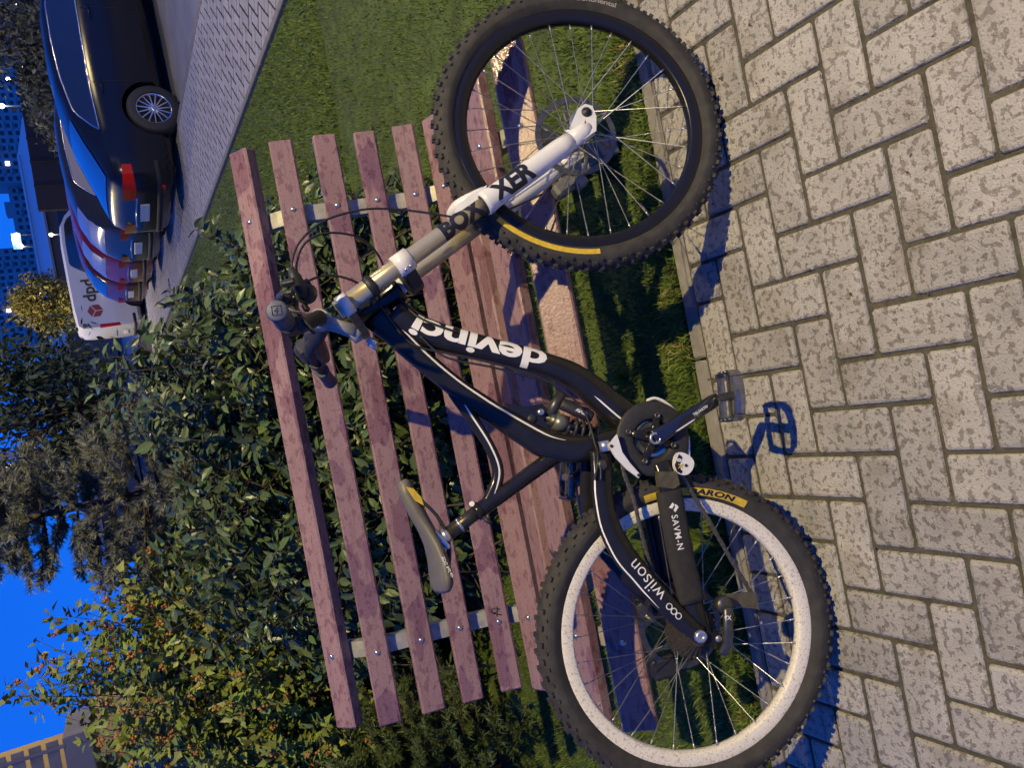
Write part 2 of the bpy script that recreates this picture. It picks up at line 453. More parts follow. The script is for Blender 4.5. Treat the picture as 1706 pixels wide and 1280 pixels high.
# ================================================================== PARK BENCH
BY = 0.0269; B_HALF = 0.85
bench = empty('park_bench', 'maroon wooden slat bench with curved back, wet, on the grass behind the bicycle', 'bench', (0.023, 0, 0), (0, 0, BY))
SLATS = [((2.330, .943), (2.272, .903)), ((2.225, .846), (2.207, .782)), ((2.187, .726), (2.175, .660)), ((2.161, .611), (2.147, .550)),
         ((2.129, .503), (2.103, .444)), ((2.088, .424), (2.005, .397)), ((1.985, .392), (1.893, .405)), ((1.790, .437), (1.695, .428)), ((1.637, .416), (1.577, .353))]
TH = .034
strap = []
for i, (p, q) in enumerate(SLATS):
    p, q = Vector((0, *p)), Vector((0, *q)); d = (q - p).normalized(); wd = (q - p).length
    nrm = Vector((0, d.z, -d.y))
    if nrm.dot(Vector((0, -1, 1.2))) < 0: nrm = -nrm
    TH = .042 if i == 0 else .034
    c = (p + q) / 2 - nrm * (TH / 2)
    strap.append((p + q) / 2 - nrm * (TH + .0005))
    ln = 2 * B_HALF + random.gauss(0, .003); off = random.gauss(0, .003)
    ax = (Vector((1, 0, 0)), d, nrm)
    sl = MB().box((off, c.y, c.z), (ln, wd, TH), ax, .0045).build('slat', m_slat, bench)
    for s in (-1, 1):
        b = (p + q) / 2 + nrm * .0002 + Vector((s * .637 + random.gauss(0, .004), 0, 0))
        MB().lathe([(0, .006), (.004, .0055), (.0075, .003), (.0085, 0)], b, nrm, 12).build('bolt', m_bolt, sl)
    if i in (4, 3):   # marker scribbles on two slats
        m0 = c + nrm * (TH / 2 + .0006)
        if i == 4: pts = [[(-.012, .012), (-.004, -.012), (.006, .010), (.012, -.010), (.004, -.016), (-.006, -.004)], [(-.014, -.002), (.014, .004)]]; X = -.612
        else: pts = [[(-.016, -.012), (-.002, .012), (0, -.014)], [(.002, .012), (.014, .0), (.004, -.008), (.02, -.016)]]; X = -.37
        sc_ = MB()
        for pl in pts: sc_.tube([m0 + Vector((X + a, 0, 0)) + d * b_ for a, b_ in pl], .0016, 5)
        sc_.build('marker_scribble', m_print_k, sl)
for s in (-1, 1):
    x = s * .637
    path = [Vector((x, v.y, v.z)) for v in strap]
    # push the strap behind the slats
    pp = []
    for i, v in enumerate(path):
        p, q = Vector((0, *SLATS[i][0])), Vector((0, *SLATS[i][1])); d = (q - p).normalized(); nrm = Vector((0, d.z, -d.y))
        if nrm.dot(Vector((0, -1, 1.2))) < 0: nrm = -nrm
        pp.append(v - nrm * .018)
    pp = catmull(pp, 5)
    MB().tube(pp, [(.017, .025)] * len(pp), 8, ref=(1, 0, 0), sq=8, smooth=False).build('support', m_galv, bench)
    fl = [Vector((x, 1.625, .365)), Vector((x, 1.69, .30)), Vector((x, 1.80, .10)), Vector((x, 1.83, -.03))]
    MB().tube(catmull(fl, 4), (.017, .025) and [(.017, .025)] * 13, 8, ref=(1, 0, 0), sq=8, smooth=False).build('leg', m_galv, bench)
    rl = [Vector((x, 2.11, .36)), Vector((x, 2.17, .22)), Vector((x, 2.24, -.03))]
    MB().tube(catmull(rl, 4), [(.017, .025)] * 9, 8, ref=(1, 0, 0), sq=8, smooth=False).build('leg', m_galv, bench)
    MB().box((x, 2.0, .012), (.055, .52, .03), None, .004).build('foot', m_concrete, bench)

# ================================================================== BICYCLE
YAWF, LEAN = R(3.8), R(17.2)
fw = Vector((math.cos(YAWF), math.sin(YAWF), 0)); side = Vector((-math.sin(YAWF), math.cos(YAWF), 0))
up = math.cos(LEAN) * Vector((0, 0, 1)) + math.sin(LEAN) * side
nn = -(math.cos(LEAN) * side - math.sin(LEAN) * Vector((0, 0, 1)))      # towards the drive side
BO = Vector((-0.596, 1.31, 0))
bike = empty('mountain_bicycle', 'black full suspension downhill bicycle with white fork leaning on the bench', 'bicycle')
BM = Matrix.Identity(4)
for i in range(3): BM[i][0] = fw[i]; BM[i][1] = -nn[i]; BM[i][2] = up[i]; BM[i][3] = BO[i]
bike.matrix_world = BM
BI = BM.inverted()
def BP(x, y, d=0.0):
    """photo point on the plane d metres to the drive side of the frame's plane, in the bicycle's own space"""
    return BI @ at_plane(x, y, BO + nn * d, nn)
PXM = 1.78 / FPX      # metres per photo pixel at the bicycle
NEAR = Vector((0, -1, 0))

def frame_tube(name, pts, wid, dep, d=0.0, k=6, sq=2.6, n=16, m_=None, parent=None):
    """pts: photo points; wid: full widths in photo pixels; dep: half depths in metres"""
    P = catmull([BP(x, y, d if not isinstance(d, (list, tuple)) else d[i]) for i, (x, y) in enumerate(pts)], k)
    W_ = interp([a * PXM / 2 for a in wid], len(pts), k); D_ = interp(dep, len(pts), k)
    o = MB().tube(P, list(zip(W_, D_)), n, ref=(0, 1, 0), sq=sq).build(name, m_ or m_black, parent or bike)
    return o, P, W_, D_, sq
def on_tube(tb, a, b, lift=.0008):
    """point at arclength a and offset b (photo 'left' of travel) on the drive side of a tube"""
    _, P, W_, D_, sq = tb
    acc = 0.0
    for i in range(len(P) - 1):
        l = (P[i + 1] - P[i]).length
        if acc + l >= a or i == len(P) - 2:
            t = (a - acc) / l; break
        acc += l
    p = P[i].lerp(P[i + 1], t)
    d0 = (P[i] - P[max(i - 1, 0)]).normalized() if i else (P[1] - P[0]).normalized()
    d1 = (P[i + 1] - P[i]).normalized(); d2 = (P[min(i + 2, len(P) - 1)] - P[i + 1]).normalized() if i + 2 < len(P) else d1
    T = ((d0 + d1) * (1 - t) + (d1 + d2) * t).normalized()
    wv = W_[i] * (1 - t) + W_[i + 1] * t; dv = D_[i] * (1 - t) + D_[i + 1] * t
    B_ = NEAR.cross(T).normalized()
    x = max(-.985, min(.985, b / wv)); y = dv * (1 - abs(x) ** sq) ** (1 / sq)
    return p + B_ * b + NEAR * (y + lift)
def tube_len(tb): return sum((tb[1][i + 1] - tb[1][i]).length for i in range(len(tb[1]) - 1))
def stripe(name, tb, a0, a1, b0, b1, wd, m_, parent, n=40):
    mb = MB(); vs = []
    for i in range(n + 1):
        t = i / n; a = a0 + (a1 - a0) * t; _, P, W_, D_, sq = tb
        # offset given as a fraction of the half width
        L_ = tube_len(tb); wv = np.interp(a / L_ * (len(W_) - 1), range(len(W_)), W_)
        b = (b0 + (b1 - b0) * t) * wv
        taper = min(1.0, min(t, 1 - t) * 6 + .15)
        vs += [on_tube(tb, a, b - wd * taper / 2), on_tube(tb, a, b + wd * taper / 2)]
    mb.add(vs, [(2 * i, 2 * i + 1, 2 * i + 3, 2 * i + 2) for i in range(n)])
    me = bpy.data.meshes.new(name); me.from_pydata(mb.v, [], mb.f); me.materials.append(m_); me.update()
    return link(name, me, parent)

# --- frame
dt = frame_tube('down_tube', [(655, 522), (700, 551), (760, 569), (835, 589), (905, 607), (955, 627), (992, 655), (1035, 692), (1078, 722)],
                [52, 48, 43, 41, 39, 42, 48, 50, 46], [.030, .030, .030, .029, .028, .028, .030, .032, .034])
tt = frame_tube('top_tube', [(630, 527), (668, 565), (715, 609), (762, 647), (815, 684), (866, 716), (912, 741), (962, 748), (1012, 738), (1062, 722)],
                [52, 40, 34, 33, 36, 42, 48, 46, 42, 44], [.028, .026, .024, .024, .024, .026, .028, .030, .032, .034])
ht_ax = [BP(572, 548), BP(664, 481)]
head = MB().tube([ht_ax[0].lerp(ht_ax[1], t) for t in (0, .08, .12, .5, .88, .92, 1)], [.031, .031, .027, .026, .029, .033, .033], 20).build('head_tube', m_black, bike)
gs = MB(); gs.prism([BP(628, 540, .012), BP(668, 512, .012), BP(722, 566, .012), BP(690, 590, .012)], (0, .024, 0)); gs.build('gusset_plate', m_black, bike)
st = frame_tube('seat_tube', [(948, 746), (905, 774), (842, 820), (797, 852)], [30, 26, 25, 25], [.021, .019, .018, .018], sq=2.0)
br = frame_tube('brace_tube', [(757, 652), (785, 696), (812, 738), (828, 775), (828, 802), (815, 838)], [24, 20, 18, 19, 20, 26], [.012, .011, .011, .011, .011, .013], k=5)
stripe('pinstripe', tt, .03, .50, .50, .52, .0042, m_print_w, tt[0])
stripe('pinstripe', dt, .485, .60, -.42, -.40, .0034, m_print_w, dt[0])
stripe('pinstripe', br, .02, tube_len(br) - .015, .12, .10, .0038, m_print_w, br[0])
# lettering on the down tube, read towards the head tube
V, F = text_geo('devinci', .118, .0034, .006, .006, spacing=.95)
Ldt = tube_len(dt)
def dn_map(x, y): return on_tube(dt, .200 - x * .98, -y * .56 + .002)
decal('lettering', V, F, dn_map, m_print_w, dt[0])
# shock cradle web with a hole, and the shock
wb = MB(); pl = [BP(*p, .010) for p in ((842, 672), (876, 678), (903, 672), (914, 684), (906, 700), (918, 716), (905, 730), (868, 712))]
wb.prism(pl, (0, .02, 0)); web = wb.build('shock_mount', m_black, bike)
MB().lathe([(0, .002), (.009, .002), (.010, 0), (.010, -.026)], BP(886, 698, .012), NEAR, 20).build('mount_hole', m_matte, web)
MB().lathe([(0, .006), (.006, .006), (.0075, .004), (.0075, -.03)], BP(901, 687, .014), NEAR, 14).build('mount_bolt', m_bolt, web)
shock_ax = (BP(915, 697), BP(1002, 731))
sd = (shock_ax[1] - shock_ax[0]).normalized(); sl_ = (shock_ax[1] - shock_ax[0]).length
sh = MB(); sh.tube([shock_ax[0], shock_ax[0] + sd * .03], [.017, .019], 16); sh.tube([shock_ax[0] - sd * .01, shock_ax[1]], .009, 10)
shock = sh.build('shock_absorber', m_dalloy, bike)
MB().tube([shock_ax[0] + sd * .012, shock_ax[0] + sd * .042], .0195, 20).build('preload_collar', mat('grey_green_alloy', (.17, .165, .13), .35, .5), shock)
hel = []
e1 = (NEAR - sd * NEAR.dot(sd)).normalized(); e2 = sd.cross(e1)
for i in range(97):
    t = i / 96; a = t * 2 * math.pi * 4.5; hel.append(shock_ax[0] + sd * (.045 + t * (sl_ - .052)) + (e1 * math.cos(a) + e2 * math.sin(a)) * .019)
MB().tube(hel, .0042, 8).build('coil_spring', m_matte, shock)
r0, r1 = BP(934, 672, .01), BP(986, 696, .01)
res = MB().tube([r0, r0.lerp(r1, .05), r0.lerp(r1, .95), r1], [.011, .014, .014, .012], 20).build('reservoir', m_matte, shock)
MB().tube([BP(936, 655, .008), BP(915, 692, .004)], [.0115, .0115], 14).build('bridge', m_dalloy, shock)
V, F = text_geo('VIVID', .011, .0004, .003, .003)
rd = (r1 - r0).normalized(); rb = NEAR.cross(rd)
def res_map(x, y):
    b = -y; return r0.lerp(r1, .62) - rd * (-x) * 1.0 + rb * b + NEAR * (math.sqrt(max(0, .014 ** 2 - b * b)) + .0006)
decal('lettering', V, F, res_map, m_print_w, res)
# --- seat post, clamp, saddle
p0, p1 = BP(797, 852), BP(745, 891)
MB().tube([p0 - (p1 - p0) * .3, p1], .0152, 18).build('seat_post', mat('worn_black_alloy', (0.055, 0.05, 0.035), 0.35, 0.6, var=.3, vscale=60), bike)
pd_ = (p1 - p0).normalized()
cl = MB().tube([p0 - pd_ * .008, p0 + pd_ * .008], .0195, 18).build('seat_clamp', m_black, bike)
MB().tube([BP(806, 862, .02), BP(812, 868, .026), BP(820, 873, .024)], [.005, .006, .004], 8).build('clamp_lever', m_matte, cl)
MB().tube([BP(790, 842, -.015), BP(786, 840, .012)], .006, 8).build('clamp_nut', m_bolt, cl)
pc = p0.lerp(p1, .56)
MB().tube([pc, pc + pd_ * .006], .0158, 18).build('post_ring', m_alloy, bike)
ph = MB(); ph.tube([p1 - pd_ * .004, p1 + pd_ * .012], [.018, .017], 16)
ph.box(p1 + pd_ * .016, (.05, .042, .012), ((BP(742, 919) - BP(690, 861)).normalized(), Vector((0, 1, 0)), pd_), .003)
ph.build('post_head', m_alloy, bike)
nose, tail = BP(664, 803), BP(738, 984)
sx_ = (tail - nose); sL = sx_.length; sx_ = sx_.normalized(); sz_ = sx_.cross(Vector((0, 1, 0)));
if sz_.z < 0: sz_ = -sz_
ROLLS = R(13); sy_ = (Vector((0, 1, 0)) * math.cos(ROLLS) + sz_ * math.sin(ROLLS)); sz_ = (sz_ * math.cos(ROLLS) - Vector((0, 1, 0)) * math.sin(ROLLS))
sad = MB(); secs = []
prof = [(0.0, .012, -.010, .004), (.03, .019, -.004, .022), (.12, .022, .000, .026), (.30, .024, -.004, .026), (.45, .030, -.010, .024), (.60, .044, -.012, .024), (.75, .060, -.008, .026), (.88, .067, .000, .030), (.96, .064, .006, .030), (1.0, .050, .004, .016)]
nS_ = 16; vs = []; fs = []
for (t, hw, dz, th) in prof:
    c = nose + sx_ * (t * sL) + sz_ * dz
    for j in range(nS_):
        a = 2 * math.pi * j / nS_; cx_, sn = math.cos(a), math.sin(a)
        y = hw * math.copysign(abs(cx_) ** .75, cx_)
        z = (.010 * sn if sn > 0 else th * sn * (1 - .25 * abs(cx_)))
        vs.append(c + sy_ * y + sz_ * (z - .004 * (cx_ * cx_) * (1 if sn > 0 else 1)))
for i in range(len(prof) - 1):
    for j in range(nS_):
        a, b = i * nS_ + j, i * nS_ + (j + 1) % nS_; fs.append((a, b, b + nS_, a + nS_))
fs += [tuple(range(nS_ - 1, -1, -1)), tuple((len(prof) - 1) * nS_ + j for j in range(nS_))]
sad.add(vs, fs, True)
saddle = sad.build('saddle', mat('saddle_cover', (0.125, 0.112, 0.088), 0.5, var=.12, vscale=40), bike)
for y_ in (-.022, .022):
    rl = [nose + sx_ * (.06 * sL) - sz_ * .014 + Vector((0, y_ * .4, 0)), nose + sx_ * (.22 * sL) - sz_ * .030 + Vector((0, y_ * .8, 0)), nose + sx_ * (.42 * sL) - sz_ * .050 + Vector((0, y_, 0)), nose + sx_ * (.66 * sL) - sz_ * .050 + Vector((0, y_, 0)), nose + sx_ * (.88 * sL) - sz_ * .022 + Vector((0, y_ * 1.6, 0))]
    MB().tube(catmull(rl, 5), .0036, 8).build('rail', m_matte, saddle)
yf = MB(); yf.prism([nose + sx_ * (a * sL) + sz_ * b - sy_ * .0195 for a, b in ((.06, -.005), (.20, -.012), (.27, -.026), (.20, -.027), (.10, -.019))], -sy_ * .0022)
yf.build('yellow_flash', m_yellow, saddle)
V, F = text_geo('SDG bel-air', .0095, .0001, .004, .004)
def sad_map(x, y): return nose + sx_ * (.80 * sL + x * 1.0) - sz_ * (.012 - y) - sy_ * (.0655 + .012 * (x / .05) - 0.25 * abs(y))
decal('lettering', V, F, sad_map, m_print_w, saddle)

# --- rear swing arm, both sides
AR = [(1000, 752), (1003, 790), (1004, 825), (1013, 872), (1036, 920), (1064, 955), (1092, 988), (1132, 1030), (1166, 1058)]
for sgn in (1, -1):
    dv = [.045, .050, .054, .058, .062, .064, .066, .070, .072]
    if sgn > 0:
        arm = frame_tube('swing_arm', AR, [34, 34, 34, 36, 38, 36, 34, 32, 28], [.012] * 4 + [.011] * 5, dv, n=14)
    else:
        P = []
        for (x, y), d_ in zip(AR, dv):
            v = BP(x, y, d_); P.append(Vector((v.x, d_, v.z)))
        P = catmull(P, 6); Wd = interp([a * PXM / 2 for a in [34, 34, 34, 36, 38, 36, 34, 32, 28]], 9, 6)
        MB().tube(P, [(a, .0115) for a in Wd], 14, ref=(0, 1, 0), sq=2.6).build('swing_arm', m_black, bike)
stripe('pinstripe', arm, .02, .36, -.80, -.78, .0030, m_print_w, arm[0])
V, F = text_geo('wilson', .046, -.0003, .004, .004, spacing=1.0)
decal('lettering', V, F, lambda x, y: on_tube(arm, .300 - x * .86, -y * .9 + .001), m_print_w, arm[0])
for i in range(3):
    rg = []
    for j in range(17):
        a = 2 * math.pi * j / 16; rg.append(on_tube(arm, .372 + i * .014 + .0062 * math.cos(a), .0 + .0062 * math.sin(a), .0006))
    MB().tube(rg, .0012, 5).build('ring_mark', m_print_w, arm[0])
for sgn in (1, -1):
    CS = [(1105, 772), (1112, 800), (1119, 850), (1135, 930), (1154, 1005), (1170, 1048)]
    P = []
    for x, y in CS:
        v = BP(x, y, .066); P.append(Vector((v.x, -sgn * .066 if y > 790 else -sgn * .055, v.z)))
    Pp = catmull(P, 6); Wd = interp([a * PXM / 2 for a in [30, 30, 33, 33, 33, 26]], 6, 6)
    cs = MB().tube(Pp, [(a, .010) for a in Wd], 14, ref=(0, 1, 0), sq=3).build('chain_stay', m_black, bike)
    if sgn > 0:
        sv = catmull([Vector((v.x, -.066, v.z)) for v in [BP(x, y, .066) for x, y in ((1114, 818), (1120, 852), (1135, 930), (1153, 1003))]], 6)
        slv = MB().tube(sv, [(21 * PXM, .0165)] * len(sv), 18, ref=(0, 1, 0), sq=2.5).build('neoprene_sleeve', mat('neoprene', (0.022, 0.020, 0.018), 0.85, var=.25, vscale=60, bump=.3, bscale=600), bike)
        stb = (slv, sv, [21 * PXM] * len(sv), [.0165] * len(sv), 2.5)
        V, F = text_geo('SAVM-N', .020, .0002, .003, .003, spacing=1.15)
        decal('lettering', V, F, lambda x, y: on_tube(stb, .088 + x * .95, y - .003), m_print_w, slv)
        V = [(-.011, 0), (-.001, .011), (.001, .006), (-.004, 0.000), (.003, -.002), (-.001, -.011), (.011, 0), (.001, .0105), (.004, .003), (-.003, .003)]
        dm = MB(); dm.add([on_tube(stb, .035 + a, b - .001) for a, b in ((-.011, -.001), (-.001, -.011), (.002, -.004), (-.006, .002))], [(0, 1, 2, 3)])
        dm.add([on_tube(stb, .035 + a, b - .001) for a, b in ((.011, .001), (.001, .011), (-.002, .004), (.006, -.002))], [(0, 1, 2, 3)])
        dm.add([on_tube(stb, .035 + a, b - .001) for a, b in ((-.007, .004), (-.001, .010), (.001, .006), (-.003, .002))], [(0, 1, 2, 3)])
        dm.build('emblem', m_print_w, slv)
lk = MB(); lk.prism([BP(x, y, .078) for x, y in ((1096, 786), (1128, 786), (1133, 808), (1122, 815), (1100, 812))], NEAR * -.024)
lk.build('pivot_link', mat('muddy_alloy', (0.10, 0.085, 0.05), .6, .3, var=.3, vscale=80), bike)
MB().lathe([(0, .004), (.010, .004), (.012, 0), (.012, -.02)], BP(1003, 775, .064), NEAR, 18).build('pivot_bolt', m_dalloy, bike)

# --- wheels
def make_wheel(Ro, rim_mat, kind):
    """axle along local y, drive side = -y"""
    rim = MB().lathe([(.2600, -.0115), (.2635, -.0135), (.286, -.0155), (.289, -.0145), (.2885, -.010), (.281, -.009), (.281, .009), (.2885, .010), (.289, .0145), (.286, .0155), (.2635, .0135), (.2600, .0115), (.2575, 0)], n=96, closed=True)
    W_ = rim.build('wheel', rim_mat, bike)
    W_['label'] = 'front wheel with glossy black rim' if kind == 'f' else 'rear wheel with pale dirty rim'
    Rc = Ro - .034; prof = []
    for i in range(22):
        a = R(205) * (i / 21) - R(102.5)
        prof.append((Rc + .0285 * math.cos(a), .0285 * math.sin(a) * 1.04))
    prof = [(.2855, -.0135)] + prof + [(.2855, .0135)]
    ty = MB().lathe(prof, n=120)
    nk = 60
    for i in range(nk):
        for (off, yy, sx__, sy__, hgt, tilt) in ((0, -.008, .011, .010, .0062, 0), (0, .008, .011, .010, .0062, 0), (.5, -.021, .012, .009, .0068, -.72), (.5, .021, .012, .009, .0068, .72), (0, -.0265, .007, .006, .0048, -1.02), (0, .0265, .007, .006, .0048, 1.02)):
            a = 2 * math.pi * (i + off) / nk
            rad = Vector((math.cos(a), 0, math.sin(a))); tan = Vector((-math.sin(a), 0, math.cos(a)))
            ay = math.asin(max(-1, min(1, yy / .0296)))
            nr = (rad * math.cos(tilt) + Vector((0, 1, 0)) * math.sin(tilt)).normalized(); bi = tan.cross(nr)
            base = rad * Rc + (rad * math.cos(ay) + Vector((0, 1, 0)) * math.sin(ay)) * .0285
            c = base + nr * (hgt * .32)
            h1, h2 = sx__ / 2, sy__ / 2; top = .78
            vs = [c - nr * hgt * .7 + tan * (u * h1) + bi * (v * h2) for u, v in ((-1, -1), (1, -1), (1, 1), (-1, 1))] + [c + nr * hgt * .68 + tan * (u * h1 * top) + bi * (v * h2 * top) for u, v in ((-1, -1), (1, -1), (1, 1), (-1, 1))]
            ty.add(vs, [(4, 5, 6, 7), (0, 1, 5, 4), (1, 2, 6, 5), (2, 3, 7, 6), (3, 0, 4, 7)])
    tyre = ty.build('tyre', m_rubber, W_)
    fl = .029 if kind == 'f' else .034
    yl, yr = (-.030, .026) if kind == 'f' else (-.024, .030)
    hub = MB().lathe([(.0, yl - .030), (.010, yl - .030), (.011, yl - .004), (fl, yl - .0015), (fl, yl + .0015), (.018, yl + .006), (.015, 0), (.018, yr - .006), (fl, yr - .0015), (fl, yr + .0015), (.012, yr + .004), (.010, yr + .03), (0, yr + .03)], n=28).build('hub', m_alloy if kind == 'f' else m_dalloy, W_)
    for i in range(32):
        sd_ = -1 if i % 2 == 0 else 1; lead = 1 if (i // 2) % 2 == 0 else -1
        ar = 2 * math.pi * i / 32 + .03; ah = ar + lead * R(68)
        y0 = yl if sd_ < 0 else yr
        a_ = Vector((fl * .9 * math.cos(ah), y0 + (.0012 * lead), fl * .9 * math.sin(ah))); b_ = Vector((.2575 * math.cos(ar), sd_ * .003, .2575 * math.sin(ar)))
        dd = (b_ - a_).normalized()
        sp = MB().tube([a_, b_ - dd * .012, b_ - dd * .0118, b_], [.00105, .00105, .0019, .0019], 6).build('spoke', m_spoke, W_)
    # brake disc on the far side
    yd = yr + .012
    bd = MB().lathe([(.0840, yd - .001), (.0970, yd - .001), (.0970, yd + .001), (.0840, yd + .001)], n=64, closed=True, smooth=False)
    for i in range(6):
        a = 2 * math.pi * i / 6
        p_ = [Vector((.022 * math.cos(a + .5), yd, .022 * math.sin(a + .5))), Vector((.055 * math.cos(a + .22), yd, .055 * math.sin(a + .22))), Vector((.0855 * math.cos(a), yd, .0855 * math.sin(a)))]
        bd.tube(p_, [(.005, .001)] * 3, 6, ref=(0, 1, 0), sq=6)
    bd.lathe([(.016, yd - .0015), (.027, yd - .0015), (.027, yd + .0015), (.016, yd + .0015)], n=24, closed=True)
    bd.build('brake_disc', mat('worn_disc_steel', (.15, .145, .13), .42, .8), W_) if kind == 'f' else bd.build('brake_disc', m_dalloy, W_)
    a = R(205) if kind == 'f' else R(-40)
    MB().tube([Vector((.258 * math.cos(a), 0, .258 * math.sin(a))), Vector((.222 * math.cos(a), 0, .222 * math.sin(a)))], [.003, .0025], 8).build('valve', m_dalloy, W_)
    def tyre_pt(th, r, lift=.0007):
        """point on the drive side wall at wheel angle th and radius r"""
        x = (r - Rc) / .0285; y = .0285 * 1.04 * math.sqrt(max(0, 1 - x * x))
        return Vector((r * math.cos(th), -y - lift, r * math.sin(th)))
    return W_, tyre, tyre_pt
wr, tyr, tpt = make_wheel(.344, m_rimw, 'r')
HR = BI @ (BO + up * (.344 - .03) + Vector((0, 0, .03)))
wr.location = HR
def wheel_angle(hub, x, y, rot=Matrix.Identity(3), d=.02):
    p = BP(x, y, d) - hub; p = rot.inverted() @ p; return math.atan2(p.z, p.x)
def arc_label(name, pt, th0, th1, r0, r1, m_, parent, n=24, lift=.0008):
    mb = MB(); vs = []
    rr = [r0 + (r1 - r0) * j / 4 for j in range(5)]
    for i in range(n + 1):
        for r_ in rr: vs.append(pt(th0 + (th1 - th0) * i / n, r_, lift))
    mb.add(vs, [(i * 5 + j, i * 5 + j + 1, i * 5 + j + 6, i * 5 + j + 5) for i in range(n) for j in range(4)])
    return mb.build(name, m_, parent)
ra, rb_ = wheel_angle(HR, 1070, 834), wheel_angle(HR, 1236, 842)
lab = arc_label('tyre_label', tpt, ra, rb_, .2945, .311, m_yellow, tyr)
V, F = text_geo('BARON', .030, .0012, .004, .004, spacing=1.05, shear=.15)
def rl_map(x, y): return tpt((ra + rb_) / 2 + (rb_ - ra) * .16 + x / .303 * (1 if rb_ > ra else -1), .303 + y * .55, .0014)
decal('lettering', V, F, rl_map, m_print_k, lab)

# front wheel in its steered plane
STEER = R(3.6); HA = R(63.5)
aS = Vector((-math.cos(HA), 0, math.sin(HA)))                    # along the fork, bicycle space
pS = Vector((math.sin(HA), 0, math.cos(HA)))
nS = (math.cos(STEER) * NEAR + math.sin(STEER) * pS).normalized()
fS = (pS - nS * pS.dot(nS)).normalized()
wfr, tyf, tpf = make_wheel(.339, m_rimk, 'f')
nW = (BM.to_3x3() @ nS)
uz = (Vector((0, 0, 1)) - nW * nW.z).normalized()
HFW = Vector((.561, 1.373, 0)) + uz * (.339 - .03) + Vector((0, 0, .03))
HF = BI @ HFW
uL = BI.to_3x3() @ uz; fL = uL.cross(nS) if uL.cross(nS).x > 0 else nS.cross(uL)
WM = Matrix.Identity(4)
for i in range(3): WM[i][0] = fL[i]; WM[i][1] = -nS[i]; WM[i][2] = uL[i]; WM[i][3] = HF[i]
wfr.matrix_local = WM
R3 = WM.to_3x3()
def fw_angle(x, y): return wheel_angle(HF, x, y, R3)
fa, fb = fw_angle(992, 417), fw_angle(832, 366)
arc_label('tyre_label', tpf, fa, fb, .2955, .3075, m_yellow, tyf)
V, F = text_geo('Continental', .027, .0005, .004, .004, spacing=.95)
th_c = fw_angle(990, 8)
# letters run along the tyre with their tops towards the tread
decal('lettering', V, F, lambda x, y: tpf(th_c - x / .305 * .82, .3055 + y * .62, .0012), mat('grey_print', (.30, .27, .23), .7), tyf)

# --- fork, in the steered plane; coordinates (f, a, d) from the front hub
def FK(f, a, d): return HF + fS * f + aS * a + nS * d
def FPX_(x, y, d):
    """photo point on the plane of a fork leg -> (f, a)"""
    P0 = BM @ (HF + nS * d); p = BI @ at_plane(x, y, P0, nW) - HF
    return p.dot(fS), p.dot(aS)
LEG = .066
f0, a_hi = FPX_(600, 490, LEG); f1, a_lo = FPX_(930, 250, LEG)
def leg_f(a): return f1 + (f0 - f1) * (a - a_lo) / (a_hi - a_lo)
A_TOP = FPX_(563, 518, LEG)[1]; A_LC = FPX_(674, 442, LEG)[1]; A_UC = FPX_(576, 510, LEG)[1]; A_WH = FPX_(806, 342, LEG)[1]; A_GR = FPX_(948, 236, LEG)[1]
fork = MB()
for s in (1, -1):
    fork.tube([FK(leg_f(a), a, s * LEG) for a in (A_GR - .005, A_GR + .02, A_GR + .10, A_WH - .03, A_WH - .012, A_WH)], [.0205, .0225, .0235, .0245, .0265, .0262], 22)
    fork.tube([FK(leg_f(.012), .012, s * LEG), FK(leg_f(.03), .03, s * LEG), FK(leg_f(A_GR), A_GR, s * LEG)], [.014, .0195, .0205], 18)
    dr = [FK(f, a, s * LEG + .012) for f, a in ((.017, -.010), (.018, .010), (-.004, .05), (-.045, .045), (-.046, .01), (-.02, -.012), (.004, -.020))]
    fork.prism(dr, nS * -.024)
    # stanchion guard fin ahead of each leg
    gu = [(leg_f(A_WH) + .026, A_WH - .03), (leg_f(A_WH) + .030, A_WH + .012), (leg_f(A_WH) + .029, A_WH + .050), (leg_f(A_WH) + .018, A_WH + .066), (leg_f(A_WH) + .014, A_WH + .05), (leg_f(A_WH) + .012, A_WH - .01)]
    fork.prism([FK(f, a, s * LEG + .014) for f, a in gu], nS * -.028)
